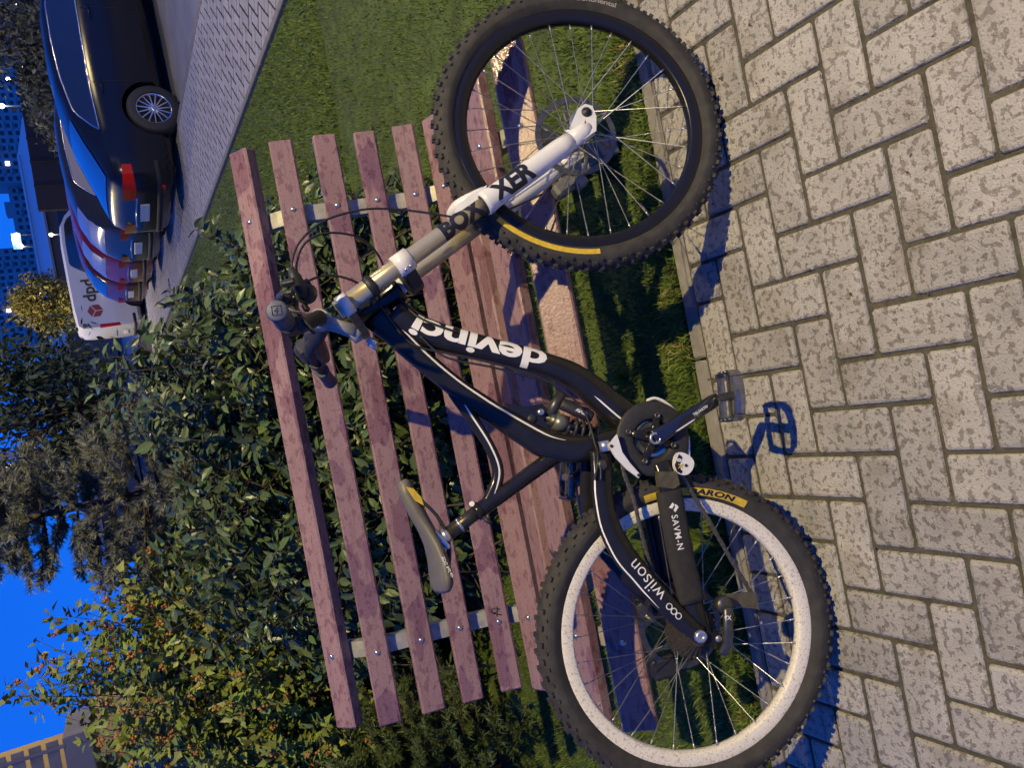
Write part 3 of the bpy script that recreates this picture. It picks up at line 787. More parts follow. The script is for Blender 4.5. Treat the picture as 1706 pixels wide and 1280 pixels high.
# arch between the lowers in front of the tyre
fork.tube(catmull([FK(leg_f(A_WH) + .02, A_WH - .02, LEG), FK(leg_f(A_WH) + .036, A_WH + .034, .045), FK(leg_f(A_WH) + .040, A_WH + .052, 0), FK(leg_f(A_WH) + .036, A_WH + .034, -.045), FK(leg_f(A_WH) + .02, A_WH - .02, -LEG)], 5), [(.010, .013)] * 21, 10)
fork_o = fork.build('fork', m_white, bike); fork_o['label'] = 'white double crown fork with champagne upper tubes'
for s in (1, -1):
    MB().tube([FK(leg_f(a), a, s * LEG) for a in (A_WH - .02, A_WH + .1, A_LC, A_TOP)], [.0185, .0185, .0195, .0195], 24).build('stanchion', m_champ, fork_o)
    MB().tube([FK(leg_f(a), a, s * LEG) for a in (A_WH - .0005, A_WH + .0035)], .0222, 22).build('seal', m_matte, fork_o)
    MB().tube([FK(leg_f(a), a, s * LEG) for a in (A_LC - .019, A_LC + .019)], .0245, 24).build('lower_clamp', m_white, fork_o)
    MB().tube([FK(leg_f(a), a, s * LEG) for a in (A_UC - .012, A_UC + .010)], .0240, 24).build('upper_clamp', m_white, fork_o)
    a_b = FPX_(620, 480, LEG)[1]
    MB().tube([FK(leg_f(a), a, s * LEG) for a in (a_b - .009, a_b + .009)], .0218, 22).build('bumper', m_matte, fork_o)
    for k in (-1, 1):
        MB().lathe([(0, .003), (.0035, .003), (.0042, 0), (.0042, -.012)], FK(leg_f(A_LC) - .020, A_LC + k * .006, s * LEG + .021), (nS - fS * .5), 12).build('clamp_bolt', m_bolt, fork_o)
HB = A_LC; hf = leg_f(A_LC) - .045
lc = MB(); lc.prism([FK(f, A_LC - .016, d) for f, d in ((leg_f(A_LC) + .010, -LEG), (leg_f(A_LC) - .014, -LEG), (hf - .006, -.02), (hf - .006, .02), (leg_f(A_LC) - .014, LEG), (leg_f(A_LC) + .010, LEG))], aS * .026)
lc.build('lower_crown', m_matte, fork_o)
uc = MB(); hf2 = leg_f(A_UC) - .045
uc.prism([FK(f, A_UC - .009, d) for f, d in ((leg_f(A_UC) + .012, -LEG), (leg_f(A_UC) - .018, -LEG), (hf2 - .02, -.02), (hf2 - .02, .02), (leg_f(A_UC) - .018, LEG), (leg_f(A_UC) + .012, LEG))], aS * .016)
uc.build('upper_crown', m_dalloy, fork_o)
MB().lathe([(0, .007), (.004, .007), (.005, .003), (.010, .003), (.0115, 0), (.0115, -.01)], FK(0, 0, LEG + .0125), nS, 24).build('axle', m_matte, fork_o)
MB().tube([FK(-.012, .014, LEG + .005), FK(-.022, .022, LEG + .006)], .007, 12).build('rebound_knob', mat('red_anodised', (.35, .02, .01), .3, .6), fork_o)
# caliper behind the far leg
cpr = MB(); cpr.box(FK(-.075, .085, -.062), (.075, .035, .04), (aS, fS, nS), .008); cpr.box(FK(-.09, .06, -.05), (.03, .03, .03), (aS, fS, nS), .005)
cpr.build('brake_caliper', mat('grey_caliper', (.20, .19, .17), .45, .5), fork_o)
# letters down the leg
def leg_map(r):
    def fn_(a0, body_scale=1.0):
        return lambda x, y: FK(leg_f(a0 - x) - (-y) * 1.0, a0 - x, LEG) + nS * (math.sqrt(max(1e-9, r * r - min(y * y, r * r * .96))) + .0008)
    return fn_
V, F = text_geo('BOX', .050, .0026, .005, .004, spacing=.95)
a_t1 = FPX_(772, 372, LEG)[1]
decal('lettering', V, F, leg_map(.0187)(a_t1), m_print_k, fork_o)
V, F = text_geo('XER', .056, .0026, .005, .004, spacing=.95)
a_t2 = FPX_(852, 308, LEG)[1]
decal('lettering', V, F, leg_map(.0240)(a_t2), m_print_k, fork_o)

# --- stem, handlebar and controls
SF = FPX_(534, 534, 0.0)
def HBp(d):
    k = min(1.0, max(0.0, (abs(d) - .035) / .09)); k = k * k * (3 - 2 * k)
    sweep = max(0, abs(d) - .03) * .12
    return FK(SF[0] - sweep - .002, SF[1] + .062 * k, d)
ds = [-.395, -.3, -.2, -.13, -.10, -.07, -.04, 0, .04, .07, .10, .13, .2, .3, .395]
bar = MB().tube([HBp(d) for d in ds], [.0111] * 3 + [.0125, .014, .0159, .0159, .0159, .0159, .0159, .014, .0125] + [.0111] * 3, 16).build('handlebar', m_matte, bike)
stm = MB()
ucp = (hf2, A_UC)
stm.tube([FK(SF[0], SF[1], -.026), FK(SF[0], SF[1], .026)], .0195, 20)
for d_ in (-.017, .017):
    stm.tube([FK(SF[0], SF[1], d_), FK((SF[0] + hf2) / 2, (SF[1] + A_UC + .012) / 2, d_), FK(hf2, A_UC + .012, d_)], [(.015, .006), (.011, .006), (.014, .006)], 10, ref=nS, sq=4)
stm.tube([FK(hf2, A_UC, 0), FK(hf2, A_UC + .028, 0)], [.021, .019], 18)
stm.build('stem', mat('brushed_stem', (.36, .35, .33), .5, .4), bike)
for d_ in (-.02, .02):
    MB().tube([FK(hf2 - .03, A_UC + .004, d_), FK(hf2 - .05, A_UC - .004, d_)], .0075, 10).build('stem_bolt', m_alloy, bike)
for s in (1, -1):
    gd = [.395, .389, .383, .285, .28, .272]; gr = [.0155, .0185, .0165, .0162, .0185, .0185]
    grip = MB().tube([HBp(s * d) for d in gd], gr, 20).build('grip', mat('blue_grey_rubber', (.05, .055, .08), .65, var=.2, vscale=90), bike)
    end = HBp(s * .3955); dirn = (HBp(s * .395) - HBp(s * .38)).normalized()
    MB().lathe([(0, .0025), (.0145, .0022), (.0168, 0), (.0168, -.004)], end, dirn, 24).build('grip_end', mat('blue_grey_plastic', (.11, .12, .16), .6), grip)
    if s > 0:
        e1_ = (aS - dirn * aS.dot(dirn)).normalized(); e2_ = dirn.cross(e1_); dia = []
        for k in range(5):
            a = 2 * math.pi * k / 4 + .3; dia.append(end + dirn * .0026 + (e1_ * math.cos(a) + e2_ * math.sin(a)) * .0105)
        MB().tube(dia, .0007, 5).build('emblem', m_matte, grip)
        MB().tube([end + dirn * .0027 + e1_ * a + e2_ * b for a, b in ((-.004, -.003), (.004, -.001), (-.002, .001), (.004, .004))], .0007, 5).build('emblem', m_matte, grip)
    # brake lever: clamp, master cylinder, blade
    cD = HBp(s * .205); tg = (HBp(s * .215) - HBp(s * .195)).normalized()
    lv = MB().tube([HBp(s * .197), HBp(s * .213)], .0165, 16)
    mc = [cD + fS * .022 + aS * .002, cD + fS * .034 + tg * (-.03), cD + fS * .040 + tg * (-.062)]
    lv.tube([cD + fS * .030 + tg * .02 - aS * .002] + mc, [.010, .0125, .011, .008], 12)
    lvo = lv.build('brake_lever', m_matte, bike)
    blade = [cD + fS * .040 + tg * .014 - aS * .010, cD + fS * .048 + tg * .03 - aS * .018, cD + fS * .040 + tg * .060 - aS * .024, cD + fS * .040 + tg * .085 - aS * .026]
    MB().tube(catmull(blade, 4), [(.006, .0035)] * 13, 8).build('lever_blade', m_dalloy, lvo)
    MB().lathe([(0, .003), (.009, .003), (.010, 0), (.010, -.02)], cD + fS * .036 + tg * (-.012) + aS * .012, aS, 16).build('reservoir_cap', m_dalloy, lvo)
    MB().lathe([(0, .003), (.004, .003), (.0048, 0)], cD + fS * .040 + tg * .018 + aS * .012, aS, 10).build('pivot_screw', m_bolt, lvo)
# shifter under the near bar, wide far lever body
shf = MB(); cS_ = HBp(.165)
shf.tube([cS_ - aS * .012, cS_ - aS * .034], [.024, .020], 18); shf.box(cS_ - aS * .026 + fS * .024, (.045, .03, .02), (fS, nS, aS), .006); shf.box(cS_ - aS * .03 - fS * .024 + nS * .015, (.036, .018, .008), (fS, nS, aS), .003)
shf.box(cS_ + fS * .015 + aS * .006, (.04, .045, .022), (fS, nS, aS), .006)
shf.tube([BP(x, y, d) for x, y, d in ((484, 446, .20), (491, 462, .20), (500, 480, .19), (506, 496, .18))], [.006, .0125, .0125, .009], 14)
shf.lathe([(0, .012), (.017, .011), (.020, .006), (.020, -.010), (0, -.010)], BP(509, 489, .17), (NEAR + Vector((0, 0, .5))).normalized(), 20)
rs = np.random.default_rng(77)
for k in range(16):
    x, y = rs.uniform(474, 516), rs.uniform(462, 516); d_ = .15 + (516 - x) / 42 * .09
    a_ = rs.normal(0, 1, 3); a_ = Vector(a_ / np.linalg.norm(a_)); b_ = a_.orthogonal().normalized()
    shf.box(BP(x, y, d_), (rs.uniform(.012, .030), rs.uniform(.008, .016), rs.uniform(.006, .012)), (a_, b_, a_.cross(b_)), .002)
shf.build('shifter', m_matte, bike)
MB().tube([BP(x, y, d) for x, y, d in ((478, 515, .25), (492, 519, .22), (508, 524, .18))], .003, 8).build('shift_paddle', m_alloy, bike)
MB().lathe([(0, .004), (.003, .004), (.004, .002), (.004, -.004)], BP(482, 473, .225), NEAR, 10).build('lever_bolt', m_bolt, bike)
fl_ = MB(); cF = HBp(-.17)
fl_.box(cF + fS * .022 + aS * .010, (.035, .10, .028), (fS, nS, aS), .010); fl_.tube([cF + fS * .03 + nS * .05, cF + fS * .035 - nS * .05], .014, 12)
fl_.tube([BP(x, y, d) for x, y, d in ((516, 548, -.05), (522, 565, -.10), (530, 582, -.14), (540, 598, -.18))], [.012, .022, .022, .015], 14)
fl_.build('lever_housing', m_dalloy, bike)

# --- cables and hoses
def hose(name, pts, r=.0024, m_=None, k=8):
    return MB().tube(catmull([BP(x, y, d) for x, y, d in pts], k), r, 7).build(name, m_ or m_matte, bike)
hose('brake_hose', [(492, 452, .17), (486, 438, .17), (500, 402, .16), (540, 368, .15), (600, 350, .13), (650, 348, .10), (700, 353, .09), (752, 361, .08), (800, 366, .05), (840, 352, .0), (905, 322, -.045), (930, 300, -.06)])
hose('brake_hose', [(497, 462, .16), (494, 440, .16), (506, 408, .14), (535, 390, .12), (572, 389, .10), (606, 400, .07), (632, 428, .04), (648, 470, .02), (668, 500, .02), (700, 530, .035), (760, 553, .036)])
hose('gear_cable', [(508, 478, .15), (516, 467, .14), (545, 459, .11), (575, 463, .09), (602, 476, .06), (630, 505, .035), (655, 540, .030), (690, 575, .030), (760, 592, .032), (830, 607, .032), (905, 632, .032), (945, 655, .03), (975, 690, .03), (990, 735, .04), (1000, 775, .066), (1001, 800, .07)])
hose('brake_hose', [(700, 560, .034), (742, 595, .033), (820, 612, .033), (880, 628, .03), (930, 645, .02), (962, 672, .01), (985, 715, .01), (996, 760, .062), (990, 800, .068)])

# --- crankset
BBp = BP(1088, 731, .058)
def CR(x, y, d=.058): return BP(x, y, d)
gr_ = MB().lathe([(.040, -.004), (.046, 0), (.052, .0015), (.078, .0015), (.0825, -.001), (.0825, -.005), (.052, -.005), (.044, -.006)], BBp, NEAR, 64, closed=True)
crank = gr_.build('chainring_guard', mat('scuffed_guard', (.022, .021, .019), .6, var=.3, vscale=120), bike)
rg = MB()
nt_ = 36
pts = []
for i in range(nt_ * 2):
    a = 2 * math.pi * i / (nt_ * 2); r_ = .0795 if i % 2 else .0745
    pts.append(BBp + Vector((math.cos(a) * r_, .008, math.sin(a) * r_)))
inn = [BBp + Vector((math.cos(2 * math.pi * i / (nt_ * 2)) * .058, .008, math.sin(2 * math.pi * i / (nt_ * 2)) * .058)) for i in range(nt_ * 2)]
n2 = nt_ * 2; vs = pts + inn + [p + Vector((0, .003, 0)) for p in pts + inn]
fs = []
for i in range(n2):
    j = (i + 1) % n2
    fs += [(i, j, n2 + j, n2 + i), (2 * n2 + i, 3 * n2 + i, 3 * n2 + j, 2 * n2 + j), (i, 2 * n2 + i, 2 * n2 + j, j), (n2 + i, n2 + j, 3 * n2 + j, 3 * n2 + i)]
rg.add(vs, fs); rg.build('chainring', m_dalloy, crank)
MB().lathe([(.025, .012), (.052, .012), (.054, .016), (.025, .016)], BBp, (0, 1, 0), 48, closed=True).build('inner_plate', m_alloy, crank)
sp = MB()
for (x, y) in ((1093.6, 693), (1046, 720), (1073, 769), (1120.5, 742)):
    e = CR(x, y); dd = (e - BBp); dd.y = 0; dl = dd.length; dd = dd.normalized()
    sp.tube([BBp + dd * .012 + NEAR * .006, BBp + dd * (dl * .55) + NEAR * .004, BBp + dd * dl + NEAR * .002], [(.013, .006), (.009, .005), (.0085, .004)], 10, ref=(0, 1, 0), sq=3)
    MB().lathe([(0, .004), (.0030, .004), (.0032, .006), (.0065, .006), (.0072, .004), (.0072, 0)], BBp + dd * dl + NEAR * .003, NEAR, 14).build('ring_bolt', m_dalloy, crank)
sp.build('spider', m_black, crank)
ce = BP(1196, 664, .074)
arm_ = [BBp + NEAR * .006, BBp.lerp(ce, .25) + NEAR * .012, BBp.lerp(ce, .6) + NEAR * .008, BBp.lerp(ce, .9) + NEAR * .002, ce]
cra = MB().tube(catmull(arm_, 5), [(a, b) for a, b in zip(interp([.021, .016, .0155, .0155, .013], 5, 5), interp([.010, .009, .0085, .0085, .0075], 5, 5))], 14, ref=(0, 1, 0), sq=3.2).build('crank_arm', mat('crank_black', (.015, .015, .016), .22, coat=.7), bike)
MB().lathe([(.0085, .018), (.0125, .018), (.0135, .016), (.0135, -.01), (.0085, -.01)], BBp, NEAR, 24, closed=True).build('axle_ring', m_alloy, cra)
MB().lathe([(0, -.002), (.0086, -.002)], BBp + NEAR * .010, NEAR, 20).build('axle_bore', m_matte, cra)
ctb = (cra, catmull(arm_, 5), interp([.021, .016, .0155, .0155, .013], 5, 5), interp([.010, .009, .0085, .0085, .0075], 5, 5), 3.2)
stripe('pinstripe', ctb, .045, .098, -.62, -.62, .0034, m_print_w, cra, 16)
V, F = text_geo('TRUVATIV', .0085, .0002, .003, .003)
decal('lettering', V, F, lambda x, y: on_tube(ctb, .118 + x, y), m_print_w, cra)
# far crank and both pedals
ce2 = BP(1088, 731, 0) - (ce - BBp) ; ce2.y = .072
c0 = Vector((BBp.x, .05, BBp.z)); e2v = Vector((BBp.x - (ce.x - BBp.x), .074, BBp.z - (ce.z - BBp.z)))
MB().tube([c0, c0.lerp(e2v, .5), e2v], [(.018, .009), (.015, .008), (.013, .0075)], 12, ref=(0, 1, 0), sq=3.2).build('crank_arm', m_black, bike)
MB().tube([Vector((BBp.x, -.05, BBp.z)), Vector((BBp.x, .055, BBp.z))], [.024, .024], 22).build('bottom_bracket', m_matte, bike)
def pedal(c, outv, tilt):
    """flat pedal: two side plates, two end plates, axle, centre body; outv = outward axle direction"""
    o = Vector(outv).normalized(); u_ = Vector((math.cos(tilt), 0, math.sin(tilt))); v_ = o.cross(u_).normalized()
    c = Vector(c) + o * .055
    pe = MB()
    for s in (-1, 1):
        pts = [c + u_ * (s * .046) + o * -.034, c + u_ * (s * .050) + o * -.018, c + u_ * (s * .050) + o * .030, c + u_ * (s * .038) + o * .046]
        pe.tube(pts, [(.0045, .012)] * 4, 8, ref=v_, sq=6, smooth=False)
        for k in range(3):
            q_ = c + u_ * (s * .050) + o * (-.014 + k * .02)
            for t in (-1, 1): pe.tube([q_ + v_ * (t * .010), q_ + v_ * (t * .0165)], .002, 6)
    pe.tube([c - u_ * .038 + o * .046, c - u_ * .01 + o * .052, c + u_ * .01 + o * .052, c + u_ * .038 + o * .046], [(.0045, .012)] * 4, 8, ref=v_, sq=6, smooth=False)
    pe.tube([c - u_ * .046 - o * .034, c + u_ * .046 - o * .034], [(.004, .0085)] * 2, 8, ref=v_, sq=6, smooth=False)
    pe.tube([c - o * .036, c - o * .02, c + o * .03, c + o * .05], [(.008, .008), (.0095, .009), (.0095, .009), (.008, .008)], 10, ref=v_, sq=4, smooth=False)
    pe.tube([c - u_ * .05 + o * .010, c + u_ * .05 + o * .010], [(.0045, .006)] * 2, 8, ref=v_, sq=5, smooth=False)
    P_ = pe.build('pedal', mat('worn_pedal_alloy', (.30, .30, .31), .24, .9, var=.3, vscale=90), bike)
    MB().tube([c - o * .062, c - o * .03, c + o * .046], [.007, .009, .008], 12).build('pedal_axle', m_dalloy, P_)
    return P_
pedal(ce, NEAR, R(-9)); pedal(e2v, -NEAR, R(-15))
# chain guide
ug = [BP(x, y, .078) for x, y in ((1028, 724), (1032, 737), (1037, 754), (1050, 772), (1067.5, 792), (1064, 797), (1045, 783), (1025, 762), (1014, 742))]
gm = MB(); gm.prism(ug, NEAR * -.008); gd = gm.build('chain_guide', m_white, bike)
for x, y in ((1018.5, 743.5), (1064, 792)):
    MB().lathe([(0, .0012), (.0035, .0012), (.0035, -.004)], BP(x, y, .079), NEAR, 14).build('guide_bolt', m_matte, gd)
mk = MB(); mk.box(BP(1008, 743, .066), (.02, .022, .03), (Vector((0, 1, 0)), BP(1008, 743) - BP(1000, 770), Vector((1, 0, 0))), .0) if False else mk.tube([BP(1006, 735, .062), BP(1009, 752, .062)], [.013, .012], 10)
mk.build('guide_mount', m_alloy, gd)
lg = []
for k in range(24):
    a = 2 * math.pi * k / 24; lg.append((1137 + (17 + 3 * math.cos(a)) * math.cos(a) * .98, 773 + (19 + 2 * math.sin(2 * a)) * math.sin(a)))
lm_ = MB(); lm_.prism([BP(x, y, .084) for x, y in lg], NEAR * -.012); lgd = lm_.build('lower_guide', m_white, bike)
MB().lathe([(0, .0012), (.0035, .0012), (.0035, -.004)], BP(1143, 776, .0845), NEAR, 14).build('guide_bolt', m_matte, lgd)
ev = MB(); ev.prism([BP(x, y, .0846) for x, y in ((1131, 757), (1137, 762), (1128, 786), (1137, 785), (1135, 790), (1124, 776))], NEAR * .0006)
ev.build('emblem_patch', m_print_k, lgd)
gx = (BP(1132, 783) - BP(1132, 765)).normalized(); gy = NEAR.cross(gx) * -1
V, F = text_geo('0', .013, .0006); decal('lettering', V, F, lambda x, y: BP(1131.5, 767, .0856) - gx * x + (Vector((0, 0, 0)) + gx.cross(NEAR) * -y), m_print_w, lgd)
V, F = text_geo('X', .013, .0006); decal('lettering', V, F, lambda x, y: BP(1134, 777, .0856) - gx * x + gx.cross(NEAR) * -y, m_yellow, lgd)
bs = []
for (x, y) in ((1078, 668), (1090, 664), (1105, 669), (1120, 681), (1131, 695), (1140, 712), (1146, 735), (1147, 760)): bs.append(BP(x, y, .045))
MB().tube(catmull(bs, 4), [(.004, .006)] * 29, 8, ref=(0, 1, 0)).build('bash_guard', m_white, bike)
# chain, cassette, derailleur
def chain(pts, name='chain'):
    P = catmull([BP(x, y, d) for x, y, d in pts], 40); mb = MB(); L_ = 0; nx = 0; i = 0
    cum = [0]
    for a, b in zip(P, P[1:]): cum.append(cum[-1] + (b - a).length)
    tot = cum[-1]; k = 0; s_ = 0
    def at(s): 
        j = min(len(P) - 2, max(0, int(np.searchsorted(cum, s)) - 1)); t = (s - cum[j]) / max(1e-9, cum[j + 1] - cum[j]); return P[j].lerp(P[j + 1], t)
    while s_ + .0127 < tot:
        a, b = at(s_), at(s_ + .0127); w_ = .0032 if k % 2 else .0022; T_ = (b - a).normalized()
        for sg in (-1, 1):
            q0, q1 = a + Vector((0, sg * w_, 0)), b + Vector((0, sg * w_, 0)); mid = (q0 + q1) / 2
            mb.tube([q0 - T_ * .003, q0, mid, q1, q1 + T_ * .003], [(.0020, .0008), (.0043, .0008), (.0034, .0008), (.0043, .0008), (.0020, .0008)], 6, ref=(0, 1, 0), smooth=False)
        s_ += .0127; k += 1
    return mb.build(name, m_chain, bike)
chain([(1036, 762, .05), (1040, 790, .05), (1055, 830, .049), (1067, 881, .047), (1080, 931, .045), (1100, 990, .043), (1112, 1018, .042)])
chain([(1136, 792, .05), (1155, 825, .049), (1180, 866, .048), (1217, 931, .046), (1252, 990, .044), (1256, 1004, .044)])
HUBD = HR + NEAR * .036
cas = MB()
for k in range(9):
    r_ = .060 - k * .0040; y_ = .010 + k * .0042; nn_ = 14 * 2
    ring = []
    for i in range(nn_ * 2):
        a = 2 * math.pi * i / (nn_ * 2); q_ = r_ if i % 2 else r_ - .0035
        ring.append(HR + Vector((math.cos(a) * q_, -y_ - .012, math.sin(a) * q_)))
    cas.prism(ring, (0, .0018, 0))
cas.tube([HR + NEAR * .02, HR + NEAR * .062], [.02, .017], 18)
cas.build('cassette', mat('grimy_steel', (.065, .055, .042), .6, .5, var=.4, vscale=200, bump=.6, bscale=500), bike)
hb = HR + NEAR * .070
MB().lathe([(0, .010), (.004, .010), (.005, .013), (.0125, .012), (.0135, .006), (.0135, -.012)], hb, NEAR, 24).build('rear_axle', m_alloy, bike)
MB().lathe([(0, .004), (.005, .004), (.007, .002), (.007, -.01)], BP(1197, 1065, .078), NEAR, 18).build('hanger_bolt', m_alloy, bike)
dh = MB(); dh.prism([BP(x, y, .078) for x, y in ((1178, 1042), (1186, 1055), (1194, 1052), (1206, 1062), (1212, 1080), (1204, 1086), (1188, 1080), (1172, 1072))], NEAR * -.010); dh.build('derailleur_hanger', m_black, bike)
dr = MB()
b0 = [BP(1204, 1090, .088), BP(1212, 1072, .098), BP(1213, 1040, .104), BP(1212, 1014, .098)]
dr.tube(catmull(b0, 4), [(.009, .006), (.010, .007), (.012, .008), (.012, .009)] and [(.0105, .0075)] * 13, 10, ref=(0, 1, 0), sq=3)
dr.lathe([(0, .010), (.016, .010), (.019, .004), (.019, -.012), (0, -.012)], BP(1206, 1008, .082), NEAR, 24)
der = dr.build('rear_derailleur', m_dalloy, bike)
V, F = text_geo('X9', .012, .0004); dx_ = (BP(1218, 1024) - BP(1218, 1040)).normalized()
decal('lettering', V, F, lambda x, y: BP(1213, 1030, .1125) + dx_.cross(NEAR) * x * -1 + dx_ * y, m_print_w, der)
cg = MB()
for d_ in (.052, .066):
    cg.prism([BP(x, y, d_) for x, y in ((1196, 1000), (1210, 990), (1240, 988), (1256, 986), (1264, 998), (1262, 1016), (1250, 1014), (1225, 1012), (1206, 1018))], NEAR * -.002)
cage = cg.build('pulley_cage', mat('muddy_alloy', (0.10, 0.085, 0.05)), der)
MB().lathe([(0, .004), (.016, .004), (.0175, .002), (.0175, -.002), (.016, -.004), (0, -.004)], BP(1250, 1001, .058), NEAR, 22).build('pulley', m_matte, cage)
MB().lathe([(0, .004), (.016, .004), (.0175, .002), (.0175, -.002), (.016, -.004), (0, -.004)], BP(1207, 1006, .058), NEAR, 22).build('pulley', m_matte, cage)
cpr = MB(); cpr.box(HR + Vector((-.085, .058, .055)), (.05, .035, .06), None, .008); cpr.build('brake_caliper', m_matte, bike)

# ================================================================== GRASS
m_grass = mat('grass_blade', (0.128, 0.186, 0.030), 0.55, island=0.38, spec=0.3)
m_straw = mat('dry_grass', (0.30, 0.24, 0.08), 0.6, island=0.3)
def blades(X, Y, Z, hgt, wid, lean, name, material, seed):
    r = np.random.default_rng(seed); n = len(X)
    az = r.uniform(0, 2 * np.pi, n); fa = r.uniform(0, 2 * np.pi, n)
    le = np.abs(r.normal(0, lean, n)) + .08
    dx, dy = np.cos(az) * le, np.sin(az) * le
    wx, wy = np.cos(fa) * wid, np.sin(fa) * wid
    b = np.stack([X, Y, Z], 1); W_ = np.stack([wx, wy, 0 * wx], 1)
    mid = b + np.stack([dx * hgt * .35, dy * hgt * .35, hgt * .6], 1)
    tip = b + np.stack([dx * hgt, dy * hgt, hgt * np.sqrt(np.clip(1 - (le * .7) ** 2, .15, 1))], 1)
    V = np.stack([b - W_, b + W_, mid + W_ * .8, mid - W_ * .8, tip], 1).reshape(-1, 3)
    k = (np.arange(n) * 5)[:, None]
    F = np.concatenate([k + np.array([[0, 1, 2]]), k + np.array([[0, 2, 3]]), k + np.array([[3, 2, 4]])])
    return fast_mesh(name, V, F, material)
r = np.random.default_rng(3)
n = 130000
X = r.uniform(-2.6, 2.58, n); Y = 1.635 + r.power(1.15, n)[::-1] * 3.6
Y = 1.635 + (r.uniform(0, 1, n) ** 1.6) * 5.6
edge = np.exp(-((Y - 1.64) / .10) ** 2)
clump = 0.75 + .35 * np.sin(X * 9 + np.sin(Y * 7) * 2) * np.sin(Y * 11 + X * 3)
hg = r.uniform(.018, .036, n) * np.clip(clump, .5, 1.3) * (1 + edge * .6)
me = blades(X, Y, np.full(n, -.016), hg, r.uniform(.0012, .0026, n), .55, 'grass', m_grass, 5)
o = link('grass', me); o['label'] = 'short green lawn grass around and behind the bench'; o['category'] = 'grass'; o['kind'] = 'stuff'
n = 70000
Y = 4.2 + (r.uniform(0, 1, n) ** 1.3) * 11; X = r.uniform(-4, 2.56, n)
me = blades(X, Y, np.full(n, -.016), r.uniform(.02, .04, n), r.uniform(.003, .006, n), .6, 'grass', m_grass, 6)
o = link('grass', me); o['label'] = 'mown lawn farther back beside the sidewalk'; o['category'] = 'grass'; o['kind'] = 'stuff'
n = 2600
X = r.uniform(-1.6, 1.6, n); Y = 1.63 + np.abs(r.normal(0, .035, n))
keep = (np.sin(X * 17) + np.sin(X * 7.3 + 1) > .5); X, Y = X[keep], Y[keep]; n = len(X)
me = blades(X, Y, np.full(n, -.014), r.uniform(.015, .045, n), r.uniform(.001, .0022, n), .9, 'dry_grass', m_straw, 8)
o = link('dry_grass', me); o['label'] = 'dry yellowed grass tufts along the edging stones'; o['category'] = 'grass'; o['kind'] = 'stuff'

# ================================================================== SHRUBS AND TREES
LEAF = np.array([[0, 0, 0], [.26, .20, .05], [.62, .19, .05], [.26, -.20, .05], [.62, -.19, .05], [1, 0, -.06], [.45, 0, 0]])
LEAF_F = np.array([[0, 3, 6], [3, 4, 6], [4, 5, 6], [0, 6, 1], [1, 6, 2], [2, 6, 5]])
LOBE = np.array([[0, 0, 0], [.25, .34, .05], [.52, .20, .02], [.25, -.34, .05], [.52, -.20, .02], [1, 0, -.05], [.45, 0, 0]])
def leaf_mesh(name, P, D, U, S, material, shape=LEAF, faces=LEAF_F):
    """P positions, D leaf directions, U approximate normals, S sizes"""
    D = D / np.linalg.norm(D, axis=1, keepdims=True)
    W_ = np.cross(U, D); W_ /= np.linalg.norm(W_, axis=1, keepdims=True) + 1e-9; Nn = np.cross(D, W_)
    V = P[:, None, :] + S[:, None, None] * (shape[None, :, 0:1] * D[:, None, :] + shape[None, :, 1:2] * W_[:, None, :] + shape[None, :, 2:3] * Nn[:, None, :])
    k = (np.arange(len(P)) * len(shape))[:, None, None]
    F = (k + faces[None]).reshape(-1, 3)
    return fast_mesh(name, V.reshape(-1, 3), F, material)
m_stem = mat('shrub_stem', (0.075, 0.05, 0.035), 0.8, var=.3, vscale=30)
def shoots(r, n, base, brad, ends):
    """curved shoots from a base area to given end points; returns sampled points with tangents and t"""
    m = len(ends); b = np.stack([base[0] + r.normal(0, brad[0], m), base[1] + r.normal(0, brad[1], m), np.zeros(m)], 1)
    mid = b * .45 + ends * .55; mid[:, 2] = ends[:, 2] * .72
    return b, mid, ends
def bez(b, m_, e, t):
    t = t[:, None]; return (1 - t) ** 2 * b + 2 * t * (1 - t) * m_ + t * t * e, 2 * (1 - t) * (m_ - b) + 2 * t * (e - m_)
def shrub(name, label, base, ends, per, size, material, seed, tmin=.25, brad=(.25, .15), shape=LEAF, droop=.35, extra=None, stem_r=.006, category='shrub'):
    r = np.random.default_rng(seed); t_ = empty(name, label, category, (base[0], base[1], 0))
    b, m_, e = shoots(r, len(ends), base, brad, ends)
    idx = np.repeat(np.arange(len(ends)), per); tt_ = r.uniform(tmin, 1.0, len(idx)) ** .8
    P, T = bez(b[idx], m_[idx], e[idx], tt_)
    T /= np.linalg.norm(T, axis=1, keepdims=True) + 1e-9
    rad = r.normal(0, 1, P.shape); rad -= T * (rad * T).sum(1, keepdims=True); rad /= np.linalg.norm(rad, axis=1, keepdims=True)
    D = T * .55 + rad * .9 + np.array([0, 0, -droop]) + r.normal(0, .15, P.shape)
    P = P + rad * r.uniform(.0, .03, (len(P), 1))
    U = np.array([0, 0, 1.]) + r.normal(0, .45, P.shape) + np.array([0, -.35, 0])
    S = r.uniform(.65, 1.15, len(P)) * size
    off = np.array([base[0], base[1], 0])
    link('foliage', leaf_mesh('foliage', P - off, D, U, S, material, shape), t_)
    mb = MB()
    for i in range(0, len(ends)):
        ts = np.linspace(0, 1, 6); q_, _ = bez(np.repeat(b[i:i + 1], 6, 0), np.repeat(m_[i:i + 1], 6, 0), np.repeat(e[i:i + 1], 6, 0), ts)
        mb.tube([Vector(p - off) for p in q_], [stem_r * (1 - .8 * k) for k in ts], 4)
    mb.build('stems', m_stem, t_)
    if extra: extra(r, b, m_, e, off, t_)
    return t_
m_dog = mat('dark_glossy_leaf', (0.066, 0.102, 0.030), 0.40, island=0.6, spec=0.6)
m_nine = mat('light_green_leaf', (0.195, 0.245, 0.038), 0.5, island=0.35)
